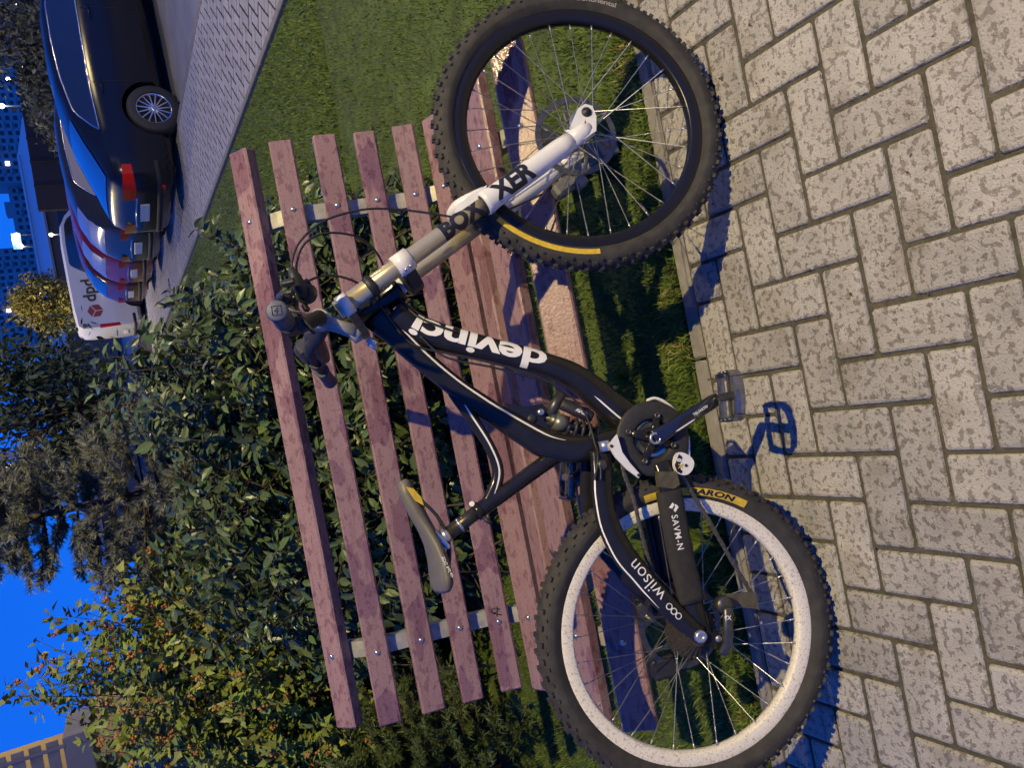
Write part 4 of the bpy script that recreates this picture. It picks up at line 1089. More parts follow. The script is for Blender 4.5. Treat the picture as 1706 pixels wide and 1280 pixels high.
m_seed = mat('brown_seed_head', (0.42, 0.20, 0.05), 0.8, island=0.3)
m_needle = mat('spruce_needle', (0.185, 0.195, 0.140), 0.6, island=0.35)
m_jun = mat('juniper_needle', (0.085, 0.120, 0.030), 0.6, island=0.4)
def surf_ends(r, n, cx, cy, rx, ry, topf, zmin=.15):
    """end points spread through a mound; topf(x,y) gives its height"""
    out = []
    while len(out) < n:
        a, q_ = r.uniform(0, 2 * np.pi), np.sqrt(r.uniform(0, 1))
        x, y = cx + rx * q_ * np.cos(a), cy + ry * q_ * np.sin(a)
        h = topf(x, y) * (1 - .55 * q_ ** 3)
        z = h * (r.uniform(.35, 1.0) ** .6 if r.uniform() < .72 else r.uniform(.12, .6))
        if z > zmin: out.append((x, y, z))
    return np.array(out)
r = np.random.default_rng(21)
# dogwood hedge behind the bench
e1_ = surf_ends(r, 760, -.12, 3.50, 1.05, .80, lambda x, y: 1.52 - .34 * math.exp(-((x + .18) / .32) ** 2) - .55 * max(0, x - .42), .12)
shrub('dogwood_shrub', 'broad dark green glossy leaved shrub directly behind the middle of the bench', (-.05, 3.5), e1_, 52, .066, m_dog, 22, tmin=.10, brad=(.42, .30))
e2_ = surf_ends(r, 120, .62, 3.25, .42, .45, lambda x, y: 1.12 - .25 * abs(x - .5), .10)
shrub('dogwood_shrub', 'low dark green shrub at the end of the hedge nearest the sidewalk', (.55, 3.3), e2_, 40, .058, m_dog, 23, tmin=.15, brad=(.16, .16))
# ninebark with brown seed heads
def seeds(r, b, m_, e, off, t_):
    mb = MB(); sel = r.choice(len(e), int(len(e) * .55), replace=False)
    for i in sel:
        for _ in range(r.integers(1, 4)):
            t = np.array([r.uniform(.72, 1.02)]); p, T = bez(b[i:i + 1], m_[i:i + 1], e[i:i + 1], t); p = p[0] - off + r.normal(0, .02, 3) + np.array([0, -.02, .012])
            for _k in range(9):
                d_ = r.normal(0, 1, 3); d_ /= np.linalg.norm(d_); mb.ball(p + d_ * r.uniform(.008, .019), r.uniform(.006, .0105), 4)
    o = mb.build('seed_heads', m_seed, t_); o['kind'] = 'stuff'
e3_ = surf_ends(r, 900, -1.52, 4.30, 1.32, .85, lambda x, y: max(1.15, 2.12 - .95 * max(0, -x - 0.95)), .2)
shrub('ninebark_shrub', 'tall light green shrub with brown seed heads left of the hedge', (-1.6, 4.4), e3_, 58, .054, m_nine, 24, tmin=.2, brad=(.4, .25), shape=LOBE, droop=.15, extra=seeds)

def conifer(name, label, base, H, rad, material, seed, nl=.02, levels=20, zlo=.15, tilt=.15, ntw=9, needles=26, category='tree'):
    r = np.random.default_rng(seed); t_ = empty(name, label, category, (base[0], base[1], 0))
    MB().tube([(0, 0, -.05), (.01, 0, H * .5), (0, .01, H)], [H * .022, H * .013, .004], 8).build('trunk', m_stem, t_)
    P, D = [], []; br = MB()
    for l in range(levels):
        z = zlo + (H - zlo) * (l / levels) ** .9; L_ = rad * (1 - (z / H) ** 1.25) + .07
        for k in range(9 + int(L_ * 8)):
            a = r.uniform(0, 2 * np.pi); ll = L_ * r.uniform(.7, 1.12); d = np.array([np.cos(a), np.sin(a), tilt + r.normal(0, .1)])
            tip = np.array([0, 0, z]) + d * ll; br.tube([(0, 0, z), Vector(tip)], [.006, .002], 4)
            for s in range(ntw):
                q_ = r.uniform(.25, 1.0); st_ = np.array([0, 0, z]) + d * ll * q_
                ta = a + r.choice([-1, 1]) * r.uniform(.3, 1.0); td = np.array([np.cos(ta), np.sin(ta), r.uniform(-.1, .6)]); td /= np.linalg.norm(td)
                tl = r.uniform(.05, .11) * (1.15 - .4 * q_)
                tq = r.uniform(0, 1, needles); pp = st_ + td * (tl * tq)[:, None]
                nd = r.normal(0, 1, (needles, 3)); nd -= td * (nd @ td)[:, None]; nd /= np.linalg.norm(nd, axis=1, keepdims=True)
                P.append(pp); D.append(nd * .8 + td * .75)
    br.build('branches', m_stem, t_)
    P = np.concatenate(P); D = np.concatenate(D); S = r.uniform(.7, 1.2, len(P)) * nl
    U = r.normal(0, 1, P.shape)
    shp = np.array([[0, .085, 0], [0, -.085, 0], [1, 0, 0]])
    link('needles', leaf_mesh('needles', P, D, U, S, material, shp, np.array([[0, 1, 2]])), t_)
    return t_
conifer('spruce_tree', 'grey green young spruce rising behind the middle of the hedge', (-.22, 4.5), 2.25, .85, m_needle, 31, nl=.036, levels=26, ntw=13, needles=40)
conifer('juniper_shrub', 'low feathery juniper beside the far left end of the bench', (-1.72, 3.35), .80, .80, m_jun, 32, nl=.034, levels=14, zlo=.05, tilt=.32, ntw=16, needles=40, category='shrub')

def leafy_tree(name, label, base, H, cz, rx, rz, n, size, material, seed, trunk=.06, clumps=40, group=None):
    r = np.random.default_rng(seed); t_ = empty(name, label, 'tree', base, group=group)
    br = MB(); br.tube([(0, 0, -.1), (.03 * H * .1, 0, cz * .6), (0, 0, cz)], [trunk, trunk * .8, trunk * .5], 8)
    cc = []
    for i in range(clumps):
        d = r.normal(0, 1, 3); d /= np.linalg.norm(d); q_ = r.uniform(.35, 1) ** .6
        c = np.array([d[0] * rx * q_, d[1] * rx * q_, cz + d[2] * rz * q_]); cc.append(c)
        br.tube([(0, 0, cz * .55), Vector(c * np.array([.5, .5, 1]) * .5 + np.array([0, 0, cz * .45])), Vector(c)], [trunk * .3, trunk * .18, .004], 5)
    br.build('trunk', m_stem, t_)
    cc = np.array(cc); idx = r.integers(0, clumps, n); P = cc[idx] + r.normal(0, 1, (n, 3)) * np.array([rx, rx, rz]) * .17
    D = r.normal(0, 1, (n, 3)) + np.array([0, 0, -.3]); U = r.normal(0, .6, (n, 3)) + np.array([0, 0, 1.])
    link('crown', leaf_mesh('crown', P, D, U, r.uniform(.7, 1.2, n) * size, material), t_)
    return t_
m_dark = mat('dark_tree_leaf', (0.045, 0.065, 0.035), 0.5, island=0.4)
m_gold = mat('golden_leaf', (0.27, 0.24, 0.06), 0.5, island=0.4)
m_grey = mat('grey_green_leaf', (0.16, 0.165, 0.11), 0.6, island=0.4)
leafy_tree('young_tree', 'dark leafy tree against the sky behind the spruce', (.42, 7.4, 0), 3.2, 2.05, .70, .85, 7500, .075, m_dark, 41, .035, 46)
leafy_tree('golden_tree', 'round golden green tree behind the white van', (5.75, 31.5, 0), 3.6, 2.70, 1.0, .95, 6000, .16, m_gold, 42, .10, 46)
GT = 'bushy trees behind the dark blue car'
leafy_tree('bushy_tree', 'grey green bushy tree filling the corner above the dark blue car roof', (10.6, 18.5, 0), 4, 2.2, 2.0, 1.5, 9000, .16, m_grey, 43, .12, 60, GT)
leafy_tree('bushy_tree', 'grey green tree right behind the rear of the dark blue car roof', (8.7, 20.5, 0), 4, 1.35, 1.25, .55, 6000, .16, m_grey, 44, .10, 50, GT)

# ================================================================== CARS
m_tyre = mat('car_tyre', (0.02, 0.02, 0.022), 0.7)
m_glass = mat('dark_car_glass', (0.012, 0.016, 0.03), 0.05, coat=1.0, spec=1.0)
m_chrome = mat('chrome_trim', (0.75, 0.75, 0.76), 0.18, 1.0)
m_tail = mat('red_lamp_glass', (0.50, 0.012, 0.010), 0.15, coat=0.4)
m_plate = mat('plate_white', (0.65, 0.65, 0.62), 0.4)
m_under = mat('underbody_black', (0.012, 0.012, 0.013), 0.8)
def car_wheel(parent, c, r_, wd, outer):
    """outer = direction (+1/-1) of the visible side along local y"""
    w_ = MB().lathe([(r_ * .66, -wd / 2), (r_ * .93, -wd / 2), (r_, -wd * .36), (r_, wd * .36), (r_ * .93, wd / 2), (r_ * .66, wd / 2)], (0, 0, 0), (0, 1, 0), 40).build('wheel', m_tyre, parent)
    w_.location = c
    rim = MB(); yo = outer * wd * .42
    rim.lathe([(r_ * .60, yo * .2), (r_ * .61, yo), (r_ * .665, yo * 1.06), (r_ * .675, yo * .9)], (0, 0, 0), (0, 1, 0), 40)
    for i in range(15):
        a = 2 * math.pi * i / 15 + .1
        rim.tube([(r_ * .10 * math.cos(a), yo * .92, r_ * .10 * math.sin(a)), (r_ * .63 * math.cos(a + .06), yo * .96, r_ * .63 * math.sin(a + .06))], [(r_ * .035, .008), (r_ * .028, .008)], 6, ref=(0, 1, 0), smooth=False)
    rim.lathe([(0, yo * 1.0), (r_ * .10, yo * 1.0), (r_ * .13, yo * .85)], (0, 0, 0), (0, 1, 0), 20)
    rim.build('rim', m_chrome, w_)
    MB().lathe([(0, yo * .25), (r_ * .6, yo * .25)], (0, 0, 0), (0, 1, 0), 30).build('brake_backing', m_under, w_)
# station tables: x from the tail, sill z, belt z, top z, half width, roof half width
LIFT = [(0.00, .42, .66, .70, .60, .50), (.05, .30, .80, .86, .76, .66), (.16, .24, .90, 1.00, .84, .74), (.40, .20, .95, 1.085, .885, .70), (.75, .19, .975, 1.21, .905, .64), (1.15, .19, .98, 1.33, .912, .60), (1.6, .19, .975, 1.41, .915, .585), (2.1, .19, .965, 1.44, .915, .585), (2.6, .19, .955, 1.43, .915, .585), (3.05, .19, .94, 1.36, .915, .60), (3.4, .19, .92, 1.20, .912, .66), (3.7, .19, .90, 1.03, .905, .74), (4.1, .20, .85, .96, .89, .76), (4.45, .22, .78, .87, .84, .70), (4.68, .28, .62, .74, .72, .58), (4.75, .38, .50, .60, .58, .45)]
HATCH = [(0.00, .42, .68, .72, .62, .52), (.05, .30, .84, .92, .78, .66), (.14, .24, .93, 1.10, .84, .68), (.34, .20, .96, 1.28, .865, .62), (.60, .19, .97, 1.40, .875, .60), (1.0, .19, .97, 1.47, .88, .59), (1.5, .19, .96, 1.50, .88, .59), (2.0, .19, .95, 1.49, .88, .59), (2.4, .19, .93, 1.42, .88, .60), (2.8, .19, .91, 1.20, .875, .66), (3.1, .19, .89, 1.02, .87, .74), (3.5, .20, .84, .93, .85, .74), (3.85, .22, .74, .83, .80, .66), (4.05, .30, .58, .68, .66, .5)]
VAN = [(0.00, .50, .95, 1.55, .74, .64), (.04, .32, 1.05, 1.74, .84, .74), (.12, .24, 1.08, 1.84, .875, .78), (.6, .22, 1.08, 1.87, .89, .79), (1.4, .22, 1.08, 1.88, .895, .79), (2.4, .22, 1.07, 1.88, .895, .79), (2.9, .22, 1.05, 1.84, .895, .77), (3.2, .22, 1.03, 1.70, .89, .74), (3.6, .22, 1.0, 1.34, .885, .74), (3.85, .22, .98, 1.12, .88, .76), (4.2, .24, .88, .99, .85, .72), (4.4, .34, .62, .78, .74, .6)]
def section(S, x):
    xs = [s[0] for s in S]; return [float(np.interp(x, xs, [s[k] for s in S])) for k in range(1, 6)]
def car(name, label, S, paint, loc, yaw, wheels, wr_=.32, group=None, glass=None, rear_glass=(.22, 1.08), side_glass=(.75, 3.3), van=False):
    t_ = empty(name, label, 'van' if van else 'car', loc, (0, 0, yaw), group)
    Lc = S[-1][0]
    xs = sorted(set([s[0] for s in S] + [round(v, 3) for v in np.linspace(.02, Lc - .02, 44)]))
    def ringpts(x):
        zs, zb, zt, hw, rh = section(S, x)
        p = [(0, zs), (hw * .80, zs), (hw * .97, zs + .10), (hw, zs + (zb - zs) * .45), (hw * .995, zb - .10), (hw * .965, zb), ]
        zr = zt - min(.06, (zt - zb) * .35)
        p += [(hw * .965 + (rh - hw * .965) * .5, zb + (zr - zb) * .5), (rh, zr), (rh * .86, zt - min(.022, (zt - zb) * .12)), (rh * .5, zt), (0, zt + .004)]
        return p
    vs, fs = [], []; m_ = None
    for x in xs:
        p = ringpts(x); full = p + [(-a, b) for a, b in reversed(p[1:-1])]; m_ = len(full)
        vs += [(x, a, b) for a, b in full]
    for i in range(len(xs) - 1):
        for j in range(m_):
            a, b = i * m_ + j, i * m_ + (j + 1) % m_; fs.append((a, b, b + m_, a + m_))
    fs += [tuple(range(m_ - 1, -1, -1)), tuple((len(xs) - 1) * m_ + j for j in range(m_))]
    mb = MB(); mb.add(vs, fs, True)
    body = mb.build('body', paint, t_)
    # wheel arches cut out of the body
    cut = MB()
    for wx in wheels: cut.lathe([(0, -1.2), (wr_ * 1.14, -1.2), (wr_ * 1.14, 1.2), (0, 1.2)], (wx, 0, wr_), (0, 1, 0), 36)
    co = cut.build('cutter', None)
    md = body.modifiers.new('arch', 'BOOLEAN'); md.object = co; md.operation = 'DIFFERENCE'; md.solver = 'EXACT'
    co.parent = t_
    bpy.context.view_layer.update()
    dg = bpy.context.evaluated_depsgraph_get(); dg.update()
    nm = bpy.data.meshes.new_from_object(body.evaluated_get(dg)); body.modifiers.clear()
    nm.set_sharp_from_angle(angle=R(38))
    if len(nm.polygons) > 100: body.data = nm
    body.data.materials.clear(); body.data.materials.append(paint)
    bpy.data.objects.remove(co)
    MB().box((Lc / 2, 0, .34), (Lc - .5, 1.3, .3)).build('underbody', m_under, t_)
    for wx in wheels:
        for sg in (-1, 1):
            hw = section(S, wx)[3]; car_wheel(t_, (wx, sg * (hw - .115), wr_), wr_, .21, sg) if False else car_wheel(t_, (wx, sg * (hw - .115), wr_), wr_, .21, sg)
    # glass laid on the tumblehome
    gm_ = glass or m_glass
    def side_pt(x, k, sg, lift=.006):
        zs, zb, zt, hw, rh = section(S, x); zr = zt - min(.06, (zt - zb) * .35)
        y = hw * .965 + (rh - hw * .965) * k; z = zb + (zr - zb) * k
        n_ = Vector((0, zr - zb, hw * .965 - rh)).normalized(); return Vector((x, sg * (y + n_.y * lift), z + n_.z * lift))
    for sg in (-1, 1):
        x0, x1 = side_glass; n_ = 26; g_ = MB(); vv = []
        def band(x):
            lo = .08; hi = .90
            if x < x0 + .35: lo = .08; hi = .12 + .78 * min(1, ((x - x0) / .35)) ** .7
            if x > x1 - .45: hi = .12 + .78 * min(1, (x1 - x) / .45) ** .8
            return lo, hi
        for i in range(n_ + 1):
            x = x0 + (x1 - x0) * i / n_; lo, hi = band(x)
            vv += [side_pt(x, lo, sg), side_pt(x, (lo + hi) / 2, sg), side_pt(x, hi, sg)]
        ff = [(3 * i + j, 3 * i + j + 1, 3 * i + j + 4, 3 * i + j + 3) for i in range(n_) for j in range(2)]
        g_.add(vv, ff, True); sw = g_.build('side_window', gm_, t_)
        ou = [side_pt(x0 + (x1 - x0) * i / n_, band(x0 + (x1 - x0) * i / n_)[0], sg, .010) for i in range(n_ + 1)] + [side_pt(x0 + (x1 - x0) * i / n_, band(x0 + (x1 - x0) * i / n_)[1], sg, .010) for i in range(n_, -1, -1)]
        if not van: MB().tube(ou + [ou[0]], .009, 5).build('window_trim', m_chrome, sw)
    def top_grid(xa, xb, fr, lift, nm_, mt):
        g_ = MB(); vv = []; n_ = 10
        for i in range(n_ + 1):
            x = xa + (xb - xa) * i / n_
            zs, zb, zt, hw, rh = section(S, x)
            for q_ in np.linspace(-fr, fr, 9):
                y = q_ * rh; z = float(np.interp(abs(q_), [0, .5, .86, 1], [zt + .004, zt, zt - min(.022, (zt - zb) * .12), zt - min(.06, (zt - zb) * .35)]))
                vv.append((x - lift * .5, y, z + lift))
        g_.add(vv, [(i * 9 + j, i * 9 + j + 1, i * 9 + j + 10, i * 9 + j + 9) for i in range(n_) for j in range(8)], True)
        return g_.build(nm_, mt, t_)
    if not van: top_grid(rear_glass[0], rear_glass[1], .86, .008, 'rear_window', gm_)
    xf0 = 3.12 if S is LIFT else (2.45 if S is HATCH else 3.05); top_grid(xf0, xf0 + (.55 if not van else .55), .9, .008, 'windscreen', gm_)
    # tail lamps wrap the rear corners
    for sg in (-1, 1):
        tl = MB(); vv = []
        zlo, zhi = (.70, .86) if not van else (.78, 1.30)
        for i in range(9):
            a = i / 8
            x = .012 + .26 * a ** 1.6 if not van else .02 + .08 * a
            zs, zb, zt, hw, rh = section(S, x)
            y = hw * (.998) + .006
            if a < .12: y = hw * .6
            for z in (zlo + .02 * a, zhi - .03 * a): vv.append((x - .008, sg * y, z))
        tl.add(vv, [(2 * i, 2 * i + 1, 2 * i + 3, 2 * i + 2) for i in range(8)], True); tl.build('tail_light', m_tail, t_)
    MB().box((-.006 if not van else -.012, 0, .60 if not van else .66), (.012, .52, .115), None, .004).build('number_plate', m_plate, t_)
    MB().tube([(.0, -.45, .70 if not van else .9), (-.008, 0, .71 if not van else .9), (.0, .45, .70 if not van else .9)], .010, 6).build('rear_trim', m_chrome, t_)
    bl = section(S, .05)[3]
    for sg in (-1, 1):
        for dx in ((1.38, 2.42, 3.30) if not van else (1.40, 2.55, 3.45)):
            if dx > Lc - 1: continue
            zs, zb, zt, hw, rh = section(S, dx)
            MB().tube([(dx, sg * (hw * .97), zs + .10), (dx, sg * hw, zs + (zb - zs) * .45), (dx, sg * hw * .995, zb - .10), (dx, sg * hw * .965, zb)], .0045, 5).build('door_seam', m_under, t_)
    MB().tube(catmull([(.30, -section(S, .3)[3] - .003, .42), (.06, -bl * .98, .42), (-.012, -.45, .42), (-.016, 0, .42), (-.012, .45, .42), (.06, bl * .98, .42), (.30, section(S, .3)[3] + .003, .42)], 4), [(.022, .035)] * 25, 8).build('bumper_trim', m_under, t_)
    for sg in (-1, 1):
        MB().box((.035, sg * .60, .38), (.03, .22, .05), None, .01).build('reflector', m_tail, t_)
        mx = side_glass[1] - .35
        zs, zb, zt, hw, rh = section(S, mx)
        MB().ball((mx, sg * (hw + .10), zb + .05), .10, 10, (.6, 1.0, .7)).build('mirror', paint, t_)
        for dx in (side_glass[0] + .55, side_glass[0] + 1.6):
            zs, zb, zt, hw, rh = section(S, dx)
            MB().tube([(dx - .1, sg * (hw + .002), zb - .10), (dx, sg * (hw + .022), zb - .095), (dx + .1, sg * (hw + .002), zb - .10)], .010, 6).build('door_handle', paint, t_)
    return t_
def paint(n_, c, rgh=.22): return mat(n_, c, rgh, 0.0, coat=0.0, spec=0.35, var=.05, vscale=3)
CG = 'cars parked in a row with their tails to the sidewalk'
RZ = -.09
car('parked_car', 'dark blue liftback car with multi spoke alloy wheels, nearest of the parked cars', LIFT, paint('dark_blue_paint', (.008, .009, .016)), (3.16, 11.36, RZ), R(9), (1.02, 3.84), .325, CG)
car('parked_car', 'dark grey hatchback with a lamp reflection painted into its windows just beyond the dark blue liftback', HATCH, paint('dark_grey_paint', (.03, .03, .034)), (3.30, 13.95, RZ), R(6), (.72, 3.2), .31, CG, rear_glass=(.12, .56), side_glass=(.55, 2.75), glass=mat('painted_reflection_glass', (.34, .30, .28), .12, coat=.6))  # glass coloured pale to paint in the warm lamp reflection
car('parked_car', 'burgundy hatchback in the row behind the dark grey one', HATCH, paint('burgundy_paint', (.24, .014, .022)), (3.42, 16.5, RZ), R(5), (.72, 3.2), .31, CG, rear_glass=(.12, .56), side_glass=(.55, 2.75), glass=mat('painted_reflection_glass', (.10, .09, .085)))  # same pale glass, with the lamp reflection put into its colour
car('parked_car', 'dark maroon hatchback between the burgundy car and the white van', HATCH, paint('maroon_car_paint', (.10, .010, .014)), (3.50, 19.1, RZ), R(5), (.72, 3.2), .31, CG, rear_glass=(.12, .56), side_glass=(.55, 2.75))
van = car('delivery_van', 'white delivery van with a red cube emblem at the end of the car row', VAN, mat('van_white', (.62, .60, .58), .35, coat=.5), (3.42, 24.3, RZ), R(4), (.85, 3.55), .32, None, side_glass=(1.45, 3.55), van=True)
def van_pt(x, z):
    zs, zb, zt, hw, rh = section(VAN, x)
    if z > zb: zr = zt - .06; k = (z - zb) / (zr - zb); y = hw * .965 + (rh - hw * .965) * k
    else: y = hw * .995
    return Vector((x, -y - .010, z))
V, F = text_geo('dpd', .42, .012, .05, .05); decal('lettering', V, F, lambda x, y: van_pt(1.05 + x, 1.36 + y), m_print_k, van)
hx = [(math.cos(R(90 + 60 * k)) * .20, math.sin(R(90 + 60 * k)) * .21) for k in range(6)]
cube = MB(); g_ = .012
for (i, j, k) in ((0, 1, 5), (1, 2, 3), (3, 4, 5)):
    quad = [hx[i], hx[j], (0, 0), hx[k]] if i == 0 else ([hx[1], hx[2], hx[3], (0, 0)] if i == 1 else [hx[3], hx[4], hx[5], (0, 0)])
    cxq, cyq = sum(p[0] for p in quad) / 4, sum(p[1] for p in quad) / 4
    cube.add([van_pt(.48 + cxq + (p[0] - cxq) * .86, 1.33 + cyq + (p[1] - cyq) * .86) for p in quad], [(0, 1, 2, 3)])
cube.build('emblem', mat('red_print', (.32, .012, .03), .5), van)

# ================================================================== BUILDINGS
m_dkwall = mat('dark_brown_cladding', (.035, .026, .024), .85, var=.2, vscale=.4)
m_roofm = mat('pale_metal_roof', (.72, .72, .72), .5, var=.05, vscale=.2)
m_lowwall = mat('grey_render', (.16, .15, .14), .9, var=.15, vscale=.3)
m_tower = mat('tower_panel', (.52, .52, .52), .9, var=.10, vscale=.03)
m_twin = mat('tower_window', (.05, .055, .07), .25)
m_lit = mat('lit_window', (.8, .8, .8), .5, emit=((1.0, .95, .85), 6.0))
m_lampg = mat('lamp_glow', (1, 1, 1), .5, emit=((1.0, .90, .70), 25.0))
# dark hoarding behind the cars
hd = empty('site_hoarding', 'long dark brown panelled hoarding behind the parked cars', 'fence', (0, 0, 0))
p_a, p_b = at_y(42, 120, 34), at_y(72, 352, 31)
dv = Vector((p_b.x - p_a.x, p_b.y - p_a.y, 0)); Lh = dv.length; dv.normalize(); nrm = Vector((-dv.y, dv.x, 0))
npn = int(Lh / 1.0)
for i in range(npn):
    c = Vector((p_a.x, p_a.y, 0)) + dv * (Lh * (i + .5) / npn); zt = 2.48
    MB().box((c.x, c.y, zt / 2 - .1), (Lh / npn - .02, .08, zt), (dv, nrm, Vector((0, 0, 1))), .012).build('panel', m_dkwall, hd)
    e_ = Vector((p_a.x, p_a.y, 0)) + dv * (Lh * i / npn)
    MB().box((e_.x, e_.y, zt / 2 - .1), (.05, .13, zt + .03), (dv, nrm, Vector((0, 0, 1)))).build('post', m_under, hd)
# long low building with a pale metal roof
lb = empty('low_building', 'long low building with a pale metal roof across the street', 'building', (0, 0, 0))
e1_, e2_ = at_y(47, 196, 66), at_y(112, 640, 66)
dv = Vector((e2_.x - e1_.x, 0, 0)); Lb = abs(dv.x) + 14; x_r = e1_.x
z_e, z_r = 3.15, 3.95
MB().box((x_r - Lb / 2, 70, z_e / 2), (Lb, 7, z_e)).build('wall', m_lowwall, lb)
rf = MB(); rf.prism([(x_r + .6, 65.8, z_e - .02), (x_r + .6, 66.0, z_e + .18), (x_r - 1.2, 71, z_r + .5), (x_r - 1.2, 71, z_r)], (-Lb, 0, 0)); rfo = rf.build('roof', m_roofm, lb)
MB().box((x_r - Lb / 2 + .6, 65.74, z_e + .02), (Lb, .10, .16)).build('gutter', m_galv, rfo)
MB().box((x_r - Lb / 2 - .6, 69.2, z_r + .24), (Lb - 2.2, .08, .10), None).build('ridge_flashing', m_galv, rfo)
for i in range(9):
    MB().box((x_r - 3 - i * 4.2, 66.46, 1.7), (2.4, .10, 1.3)).build('window', m_twin, lb)
# apartment towers
def tower(label, x0, x1, H, y, floors, cols, seed, dz=14, lit=.03, group='far apartment blocks'):
    r = np.random.default_rng(seed); t_ = empty('apartment_block', label, 'building', ((x0 + x1) / 2, y, 0), group=group)
    W_ = x1 - x0
    MB().box((0, dz / 2, H / 2), (W_, dz, H)).build('wall', m_tower, t_)
    MB().box((0, dz / 2, H + .5), (W_ * .98, dz * .96, 1.0)).build('parapet', m_tower, t_)
    MB().box((W_ * .2, dz / 2, H + 1.9), (5, 6, 2.8)).build('lift_house', m_tower, t_)
    wn, bl_, lt = MB(), MB(), MB(); fh = H / floors; cw = W_ / cols
    for i in range(floors):
        for j in range(cols):
            cx, cz = -W_ / 2 + (j + .5) * cw, (i + .55) * fh
            (lt if r.uniform() < lit else wn).box((cx, -.04, cz), (cw * .52, .12, fh * .5))
            if j % 3 == 1: bl_.box((cx, -.55, cz - fh * .32), (cw * .9, 1.1, fh * .34))
    o = wn.build('windows', m_twin, t_); o['kind'] = 'stuff'
    o = bl_.build('balconies', m_tower, t_); o['kind'] = 'stuff'
    if lt.v: o = lt.build('lit_windows', m_lit, t_); o['kind'] = 'stuff'
tower('far apartment block with a stepped skyline above the dark blue car', 112, 190, 40, 350, 15, 26, 1)
tower('lower far apartment block beside the gap of sky', 88.5, 112, 21.0, 356, 8, 8, 2)
tower('far apartment block rising above the golden tree', 46, 86.5, 46, 350, 17, 16, 3)
tower('far apartment block low on the skyline behind the hedge top', 20, 44, 23.5, 370, 8, 9, 4)
# lamps lit far away
def far_lamp(label, p, rr, pole=True):
    t_ = empty('distant_lamp', label, 'lamp', (p.x, p.y, 0), group='distant lit lamps')
    MB().ball((0, 0, p.z), rr, 8).build('lamp_globe', m_lampg, t_)
    MB().tube([(0, .05, -.1), (0, .05, p.z)], [rr * .5, rr * .35], 8).build('pole', m_galv, t_)
far_lamp('bright lamp in front of the low building above the white van', at_y(85, 391, 45), .09)
far_lamp('cool white lamp high beside the far tower', at_y(3, 176, 120), .32)
far_lamp('lamp shining between the bushy trees and the tower', at_y(13, 131, 90), .16)
sg_ = at_y(28, 402, 150)
fs_ = empty('floodlit_sign', 'white floodlit sign board on a frame against the sky gap', 'sign', (sg_.x, 150, 0))
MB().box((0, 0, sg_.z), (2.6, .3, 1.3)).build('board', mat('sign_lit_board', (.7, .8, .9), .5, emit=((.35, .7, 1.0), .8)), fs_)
for k in (-.9, .2, 1.1): MB().ball((k, -.35, sg_.z + random.uniform(-.6, .6)), .22, 8).build('floodlight', m_lampg, fs_)
MB().box((-1.0, .1, sg_.z / 2 - .5), (.25, .25, sg_.z)).build('post', m_galv, fs_); MB().box((1.0, .1, sg_.z / 2 - .5), (.25, .25, sg_.z)).build('post', m_galv, fs_)

# house with balcony at the left edge
hs = empty('house', 'ochre house with a slatted balcony beyond the light green shrub', 'house', (0, 0, 0))
m_ochre = mat('ochre_render', (.34, .23, .09), .9, var=.1, vscale=2); m_hgrey = mat('balcony_concrete', (.26, .23, .22), .85, var=.1, vscale=2)
m_plank = mat('balcony_plank', (.30, .26, .25), .7, var=.15, vscale=4, rnd=.12)
XR = -4.42
MB().box((XR - 3.9, 19.0, 1.3), (6.0, 5.0, 2.8)).build('wall', m_ochre, hs)
MB().box((XR - 4.8, 19.4, 4.6), (6.0, 5.0, 3.8)).build('upper_wall', m_ochre, hs)
MB().box((XR - 3.2, 16.0, 2.70), (6.4, 1.5, .42), None, .02).build('balcony_slab', m_hgrey, hs)
for i in range(11):
    MB().box((XR - 3.05, 15.30, 3.06 + i * .245), (6.1, .03, .175), None, .004).build('balcony_plank', m_plank, hs)
for i in range(8):
    MB().box((XR - .12 - i * .62, 15.256, 4.25), (.06, .05, 2.75), None, .006).build('balcony_post', m_hgrey, hs)
wf = MB(); wx, wz = XR - 1.95, 1.62
wn_ = MB().box((wx, 16.47, wz), (1.5, .06, 1.2)).build('window', mat('house_glass', (.03, .04, .06), .04, coat=.5), hs)
for (cx, cz, sx2, sz2) in ((wx, wz + .62, 1.6, .08), (wx, wz - .62, 1.6, .08), (wx - .77, wz, .08, 1.2), (wx + .77, wz, .08, 1.2), (wx, wz, .07, 1.16)):
    MB().box((cx, 16.43, cz), (sx2, .08, sz2), None, .01).build('window_frame', m_white, wn_)

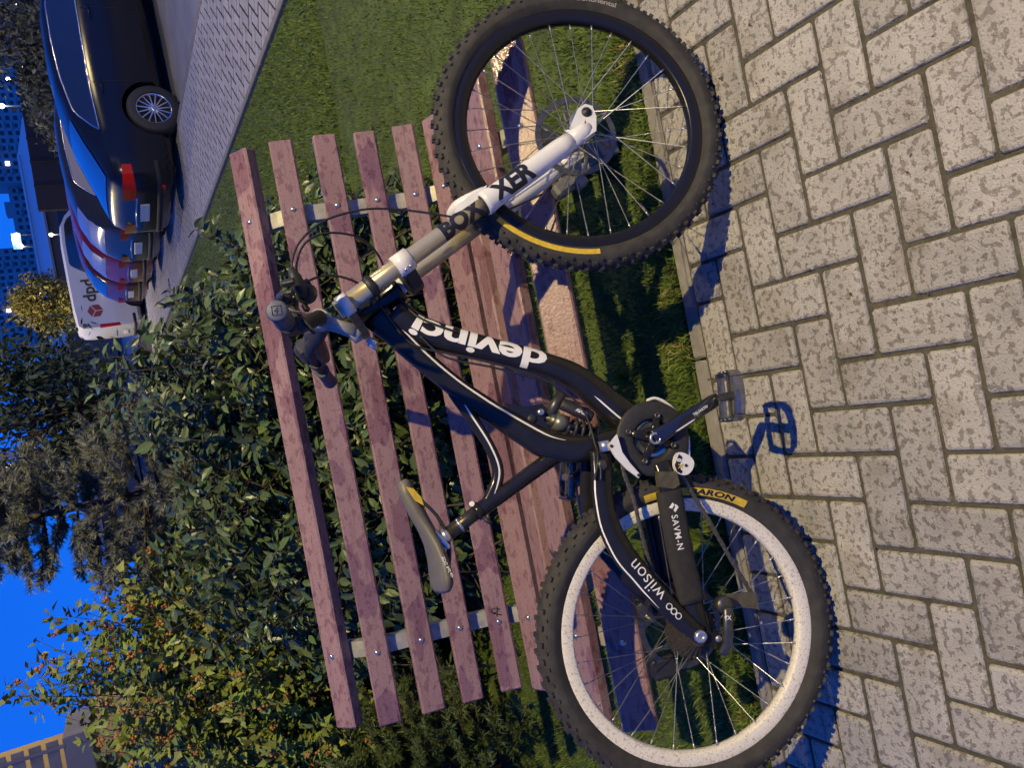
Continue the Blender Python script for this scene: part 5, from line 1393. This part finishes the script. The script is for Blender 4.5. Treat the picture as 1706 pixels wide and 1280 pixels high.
# small weeds in the grass edge
for k, (px, py, lab) in enumerate(((1047, 632, 'upright green weed growing beside the edging stones ahead of the cranks'), (1098, 884, 'small green weed seen through the rear wheel'), (1215, 905, 'yellowish weed tuft under the rear wheel'))):
    g0 = at_ground(px, py, 0.0); rr = np.random.default_rng(90 + k); nl_ = 12
    if g0.y < 1.66: g0 = Vector((g0.x, 1.68, 0))
    wd_ = empty('weed', lab, 'weed', (g0.x, g0.y, -.015), group='weeds by the edging stones')
    az = rr.uniform(0, 2 * np.pi, nl_); D = np.stack([np.cos(az) * .6, np.sin(az) * .6, rr.uniform(.5, 1.2, nl_)], 1)
    P = np.stack([rr.normal(0, .006, nl_), rr.normal(0, .006, nl_), rr.uniform(0, .05, nl_)], 1)
    link('leaves', leaf_mesh('leaves', P, D, np.array([0, 0, 1.]) + rr.normal(0, .3, (nl_, 3)), rr.uniform(.05, .09, nl_), mat('weed_leaf', (.14, .20, .03), .45, island=.25)), wd_)

# blades hanging over the edging stones, and a few fallen leaves
r = np.random.default_rng(15); n = 5200
X = r.uniform(-2.0, 2.4, n); Y = 1.620 + np.abs(r.normal(0, .016, n)); keep = np.sin(X * 13) + np.sin(X * 31 + 2) + r.normal(0, .6, n) > -.3; X, Y = X[keep], Y[keep]; n = len(X)
me = blades(X, Y, np.full(n, -.012), r.uniform(.02, .045, n), r.uniform(.0010, .0020, n), .95, 'edge_grass', m_grass, 16)
o = link('edge_grass', me); o['label'] = 'uneven grass spilling over the edging stones of the pavement'; o['category'] = 'grass'; o['kind'] = 'stuff'

# grit and crumbs of soil on the pavers
r = np.random.default_rng(19); n = 260
X = r.uniform(-1.6, 1.6, n); Y = .5 + 1.07 * r.power(1.6, n); Z = np.full(n, .0004)
P = np.stack([X, Y, Z], 1); Sg = r.uniform(.0012, .0042, n) * (1 + (r.uniform(0, 1, n) > .95) * 1.3)
T4 = np.array([[1, 0, 0], [-.5, .85, 0], [-.5, -.85, 0], [0, 0, .8]])
az = r.uniform(0, 2 * np.pi, n); c_, s_ = np.cos(az), np.sin(az)
Rm = np.stack([np.stack([c_, -s_, 0 * c_], 1), np.stack([s_, c_, 0 * c_], 1), np.stack([0 * c_, 0 * c_, 1 + 0 * c_], 1)], 1)
V = P[:, None, :] + Sg[:, None, None] * np.einsum('nij,kj->nki', Rm, T4 * np.array([1.3, .7, .8]))
F = ((np.arange(n) * 4)[:, None, None] + np.array([[0, 1, 3], [1, 2, 3], [2, 0, 3]])[None]).reshape(-1, 3)
o = link('grit', fast_mesh('grit', V.reshape(-1, 3), F, mat('soil_crumb', (.10, .08, .055), .9, island=.6)), pavement); o['kind'] = 'stuff'
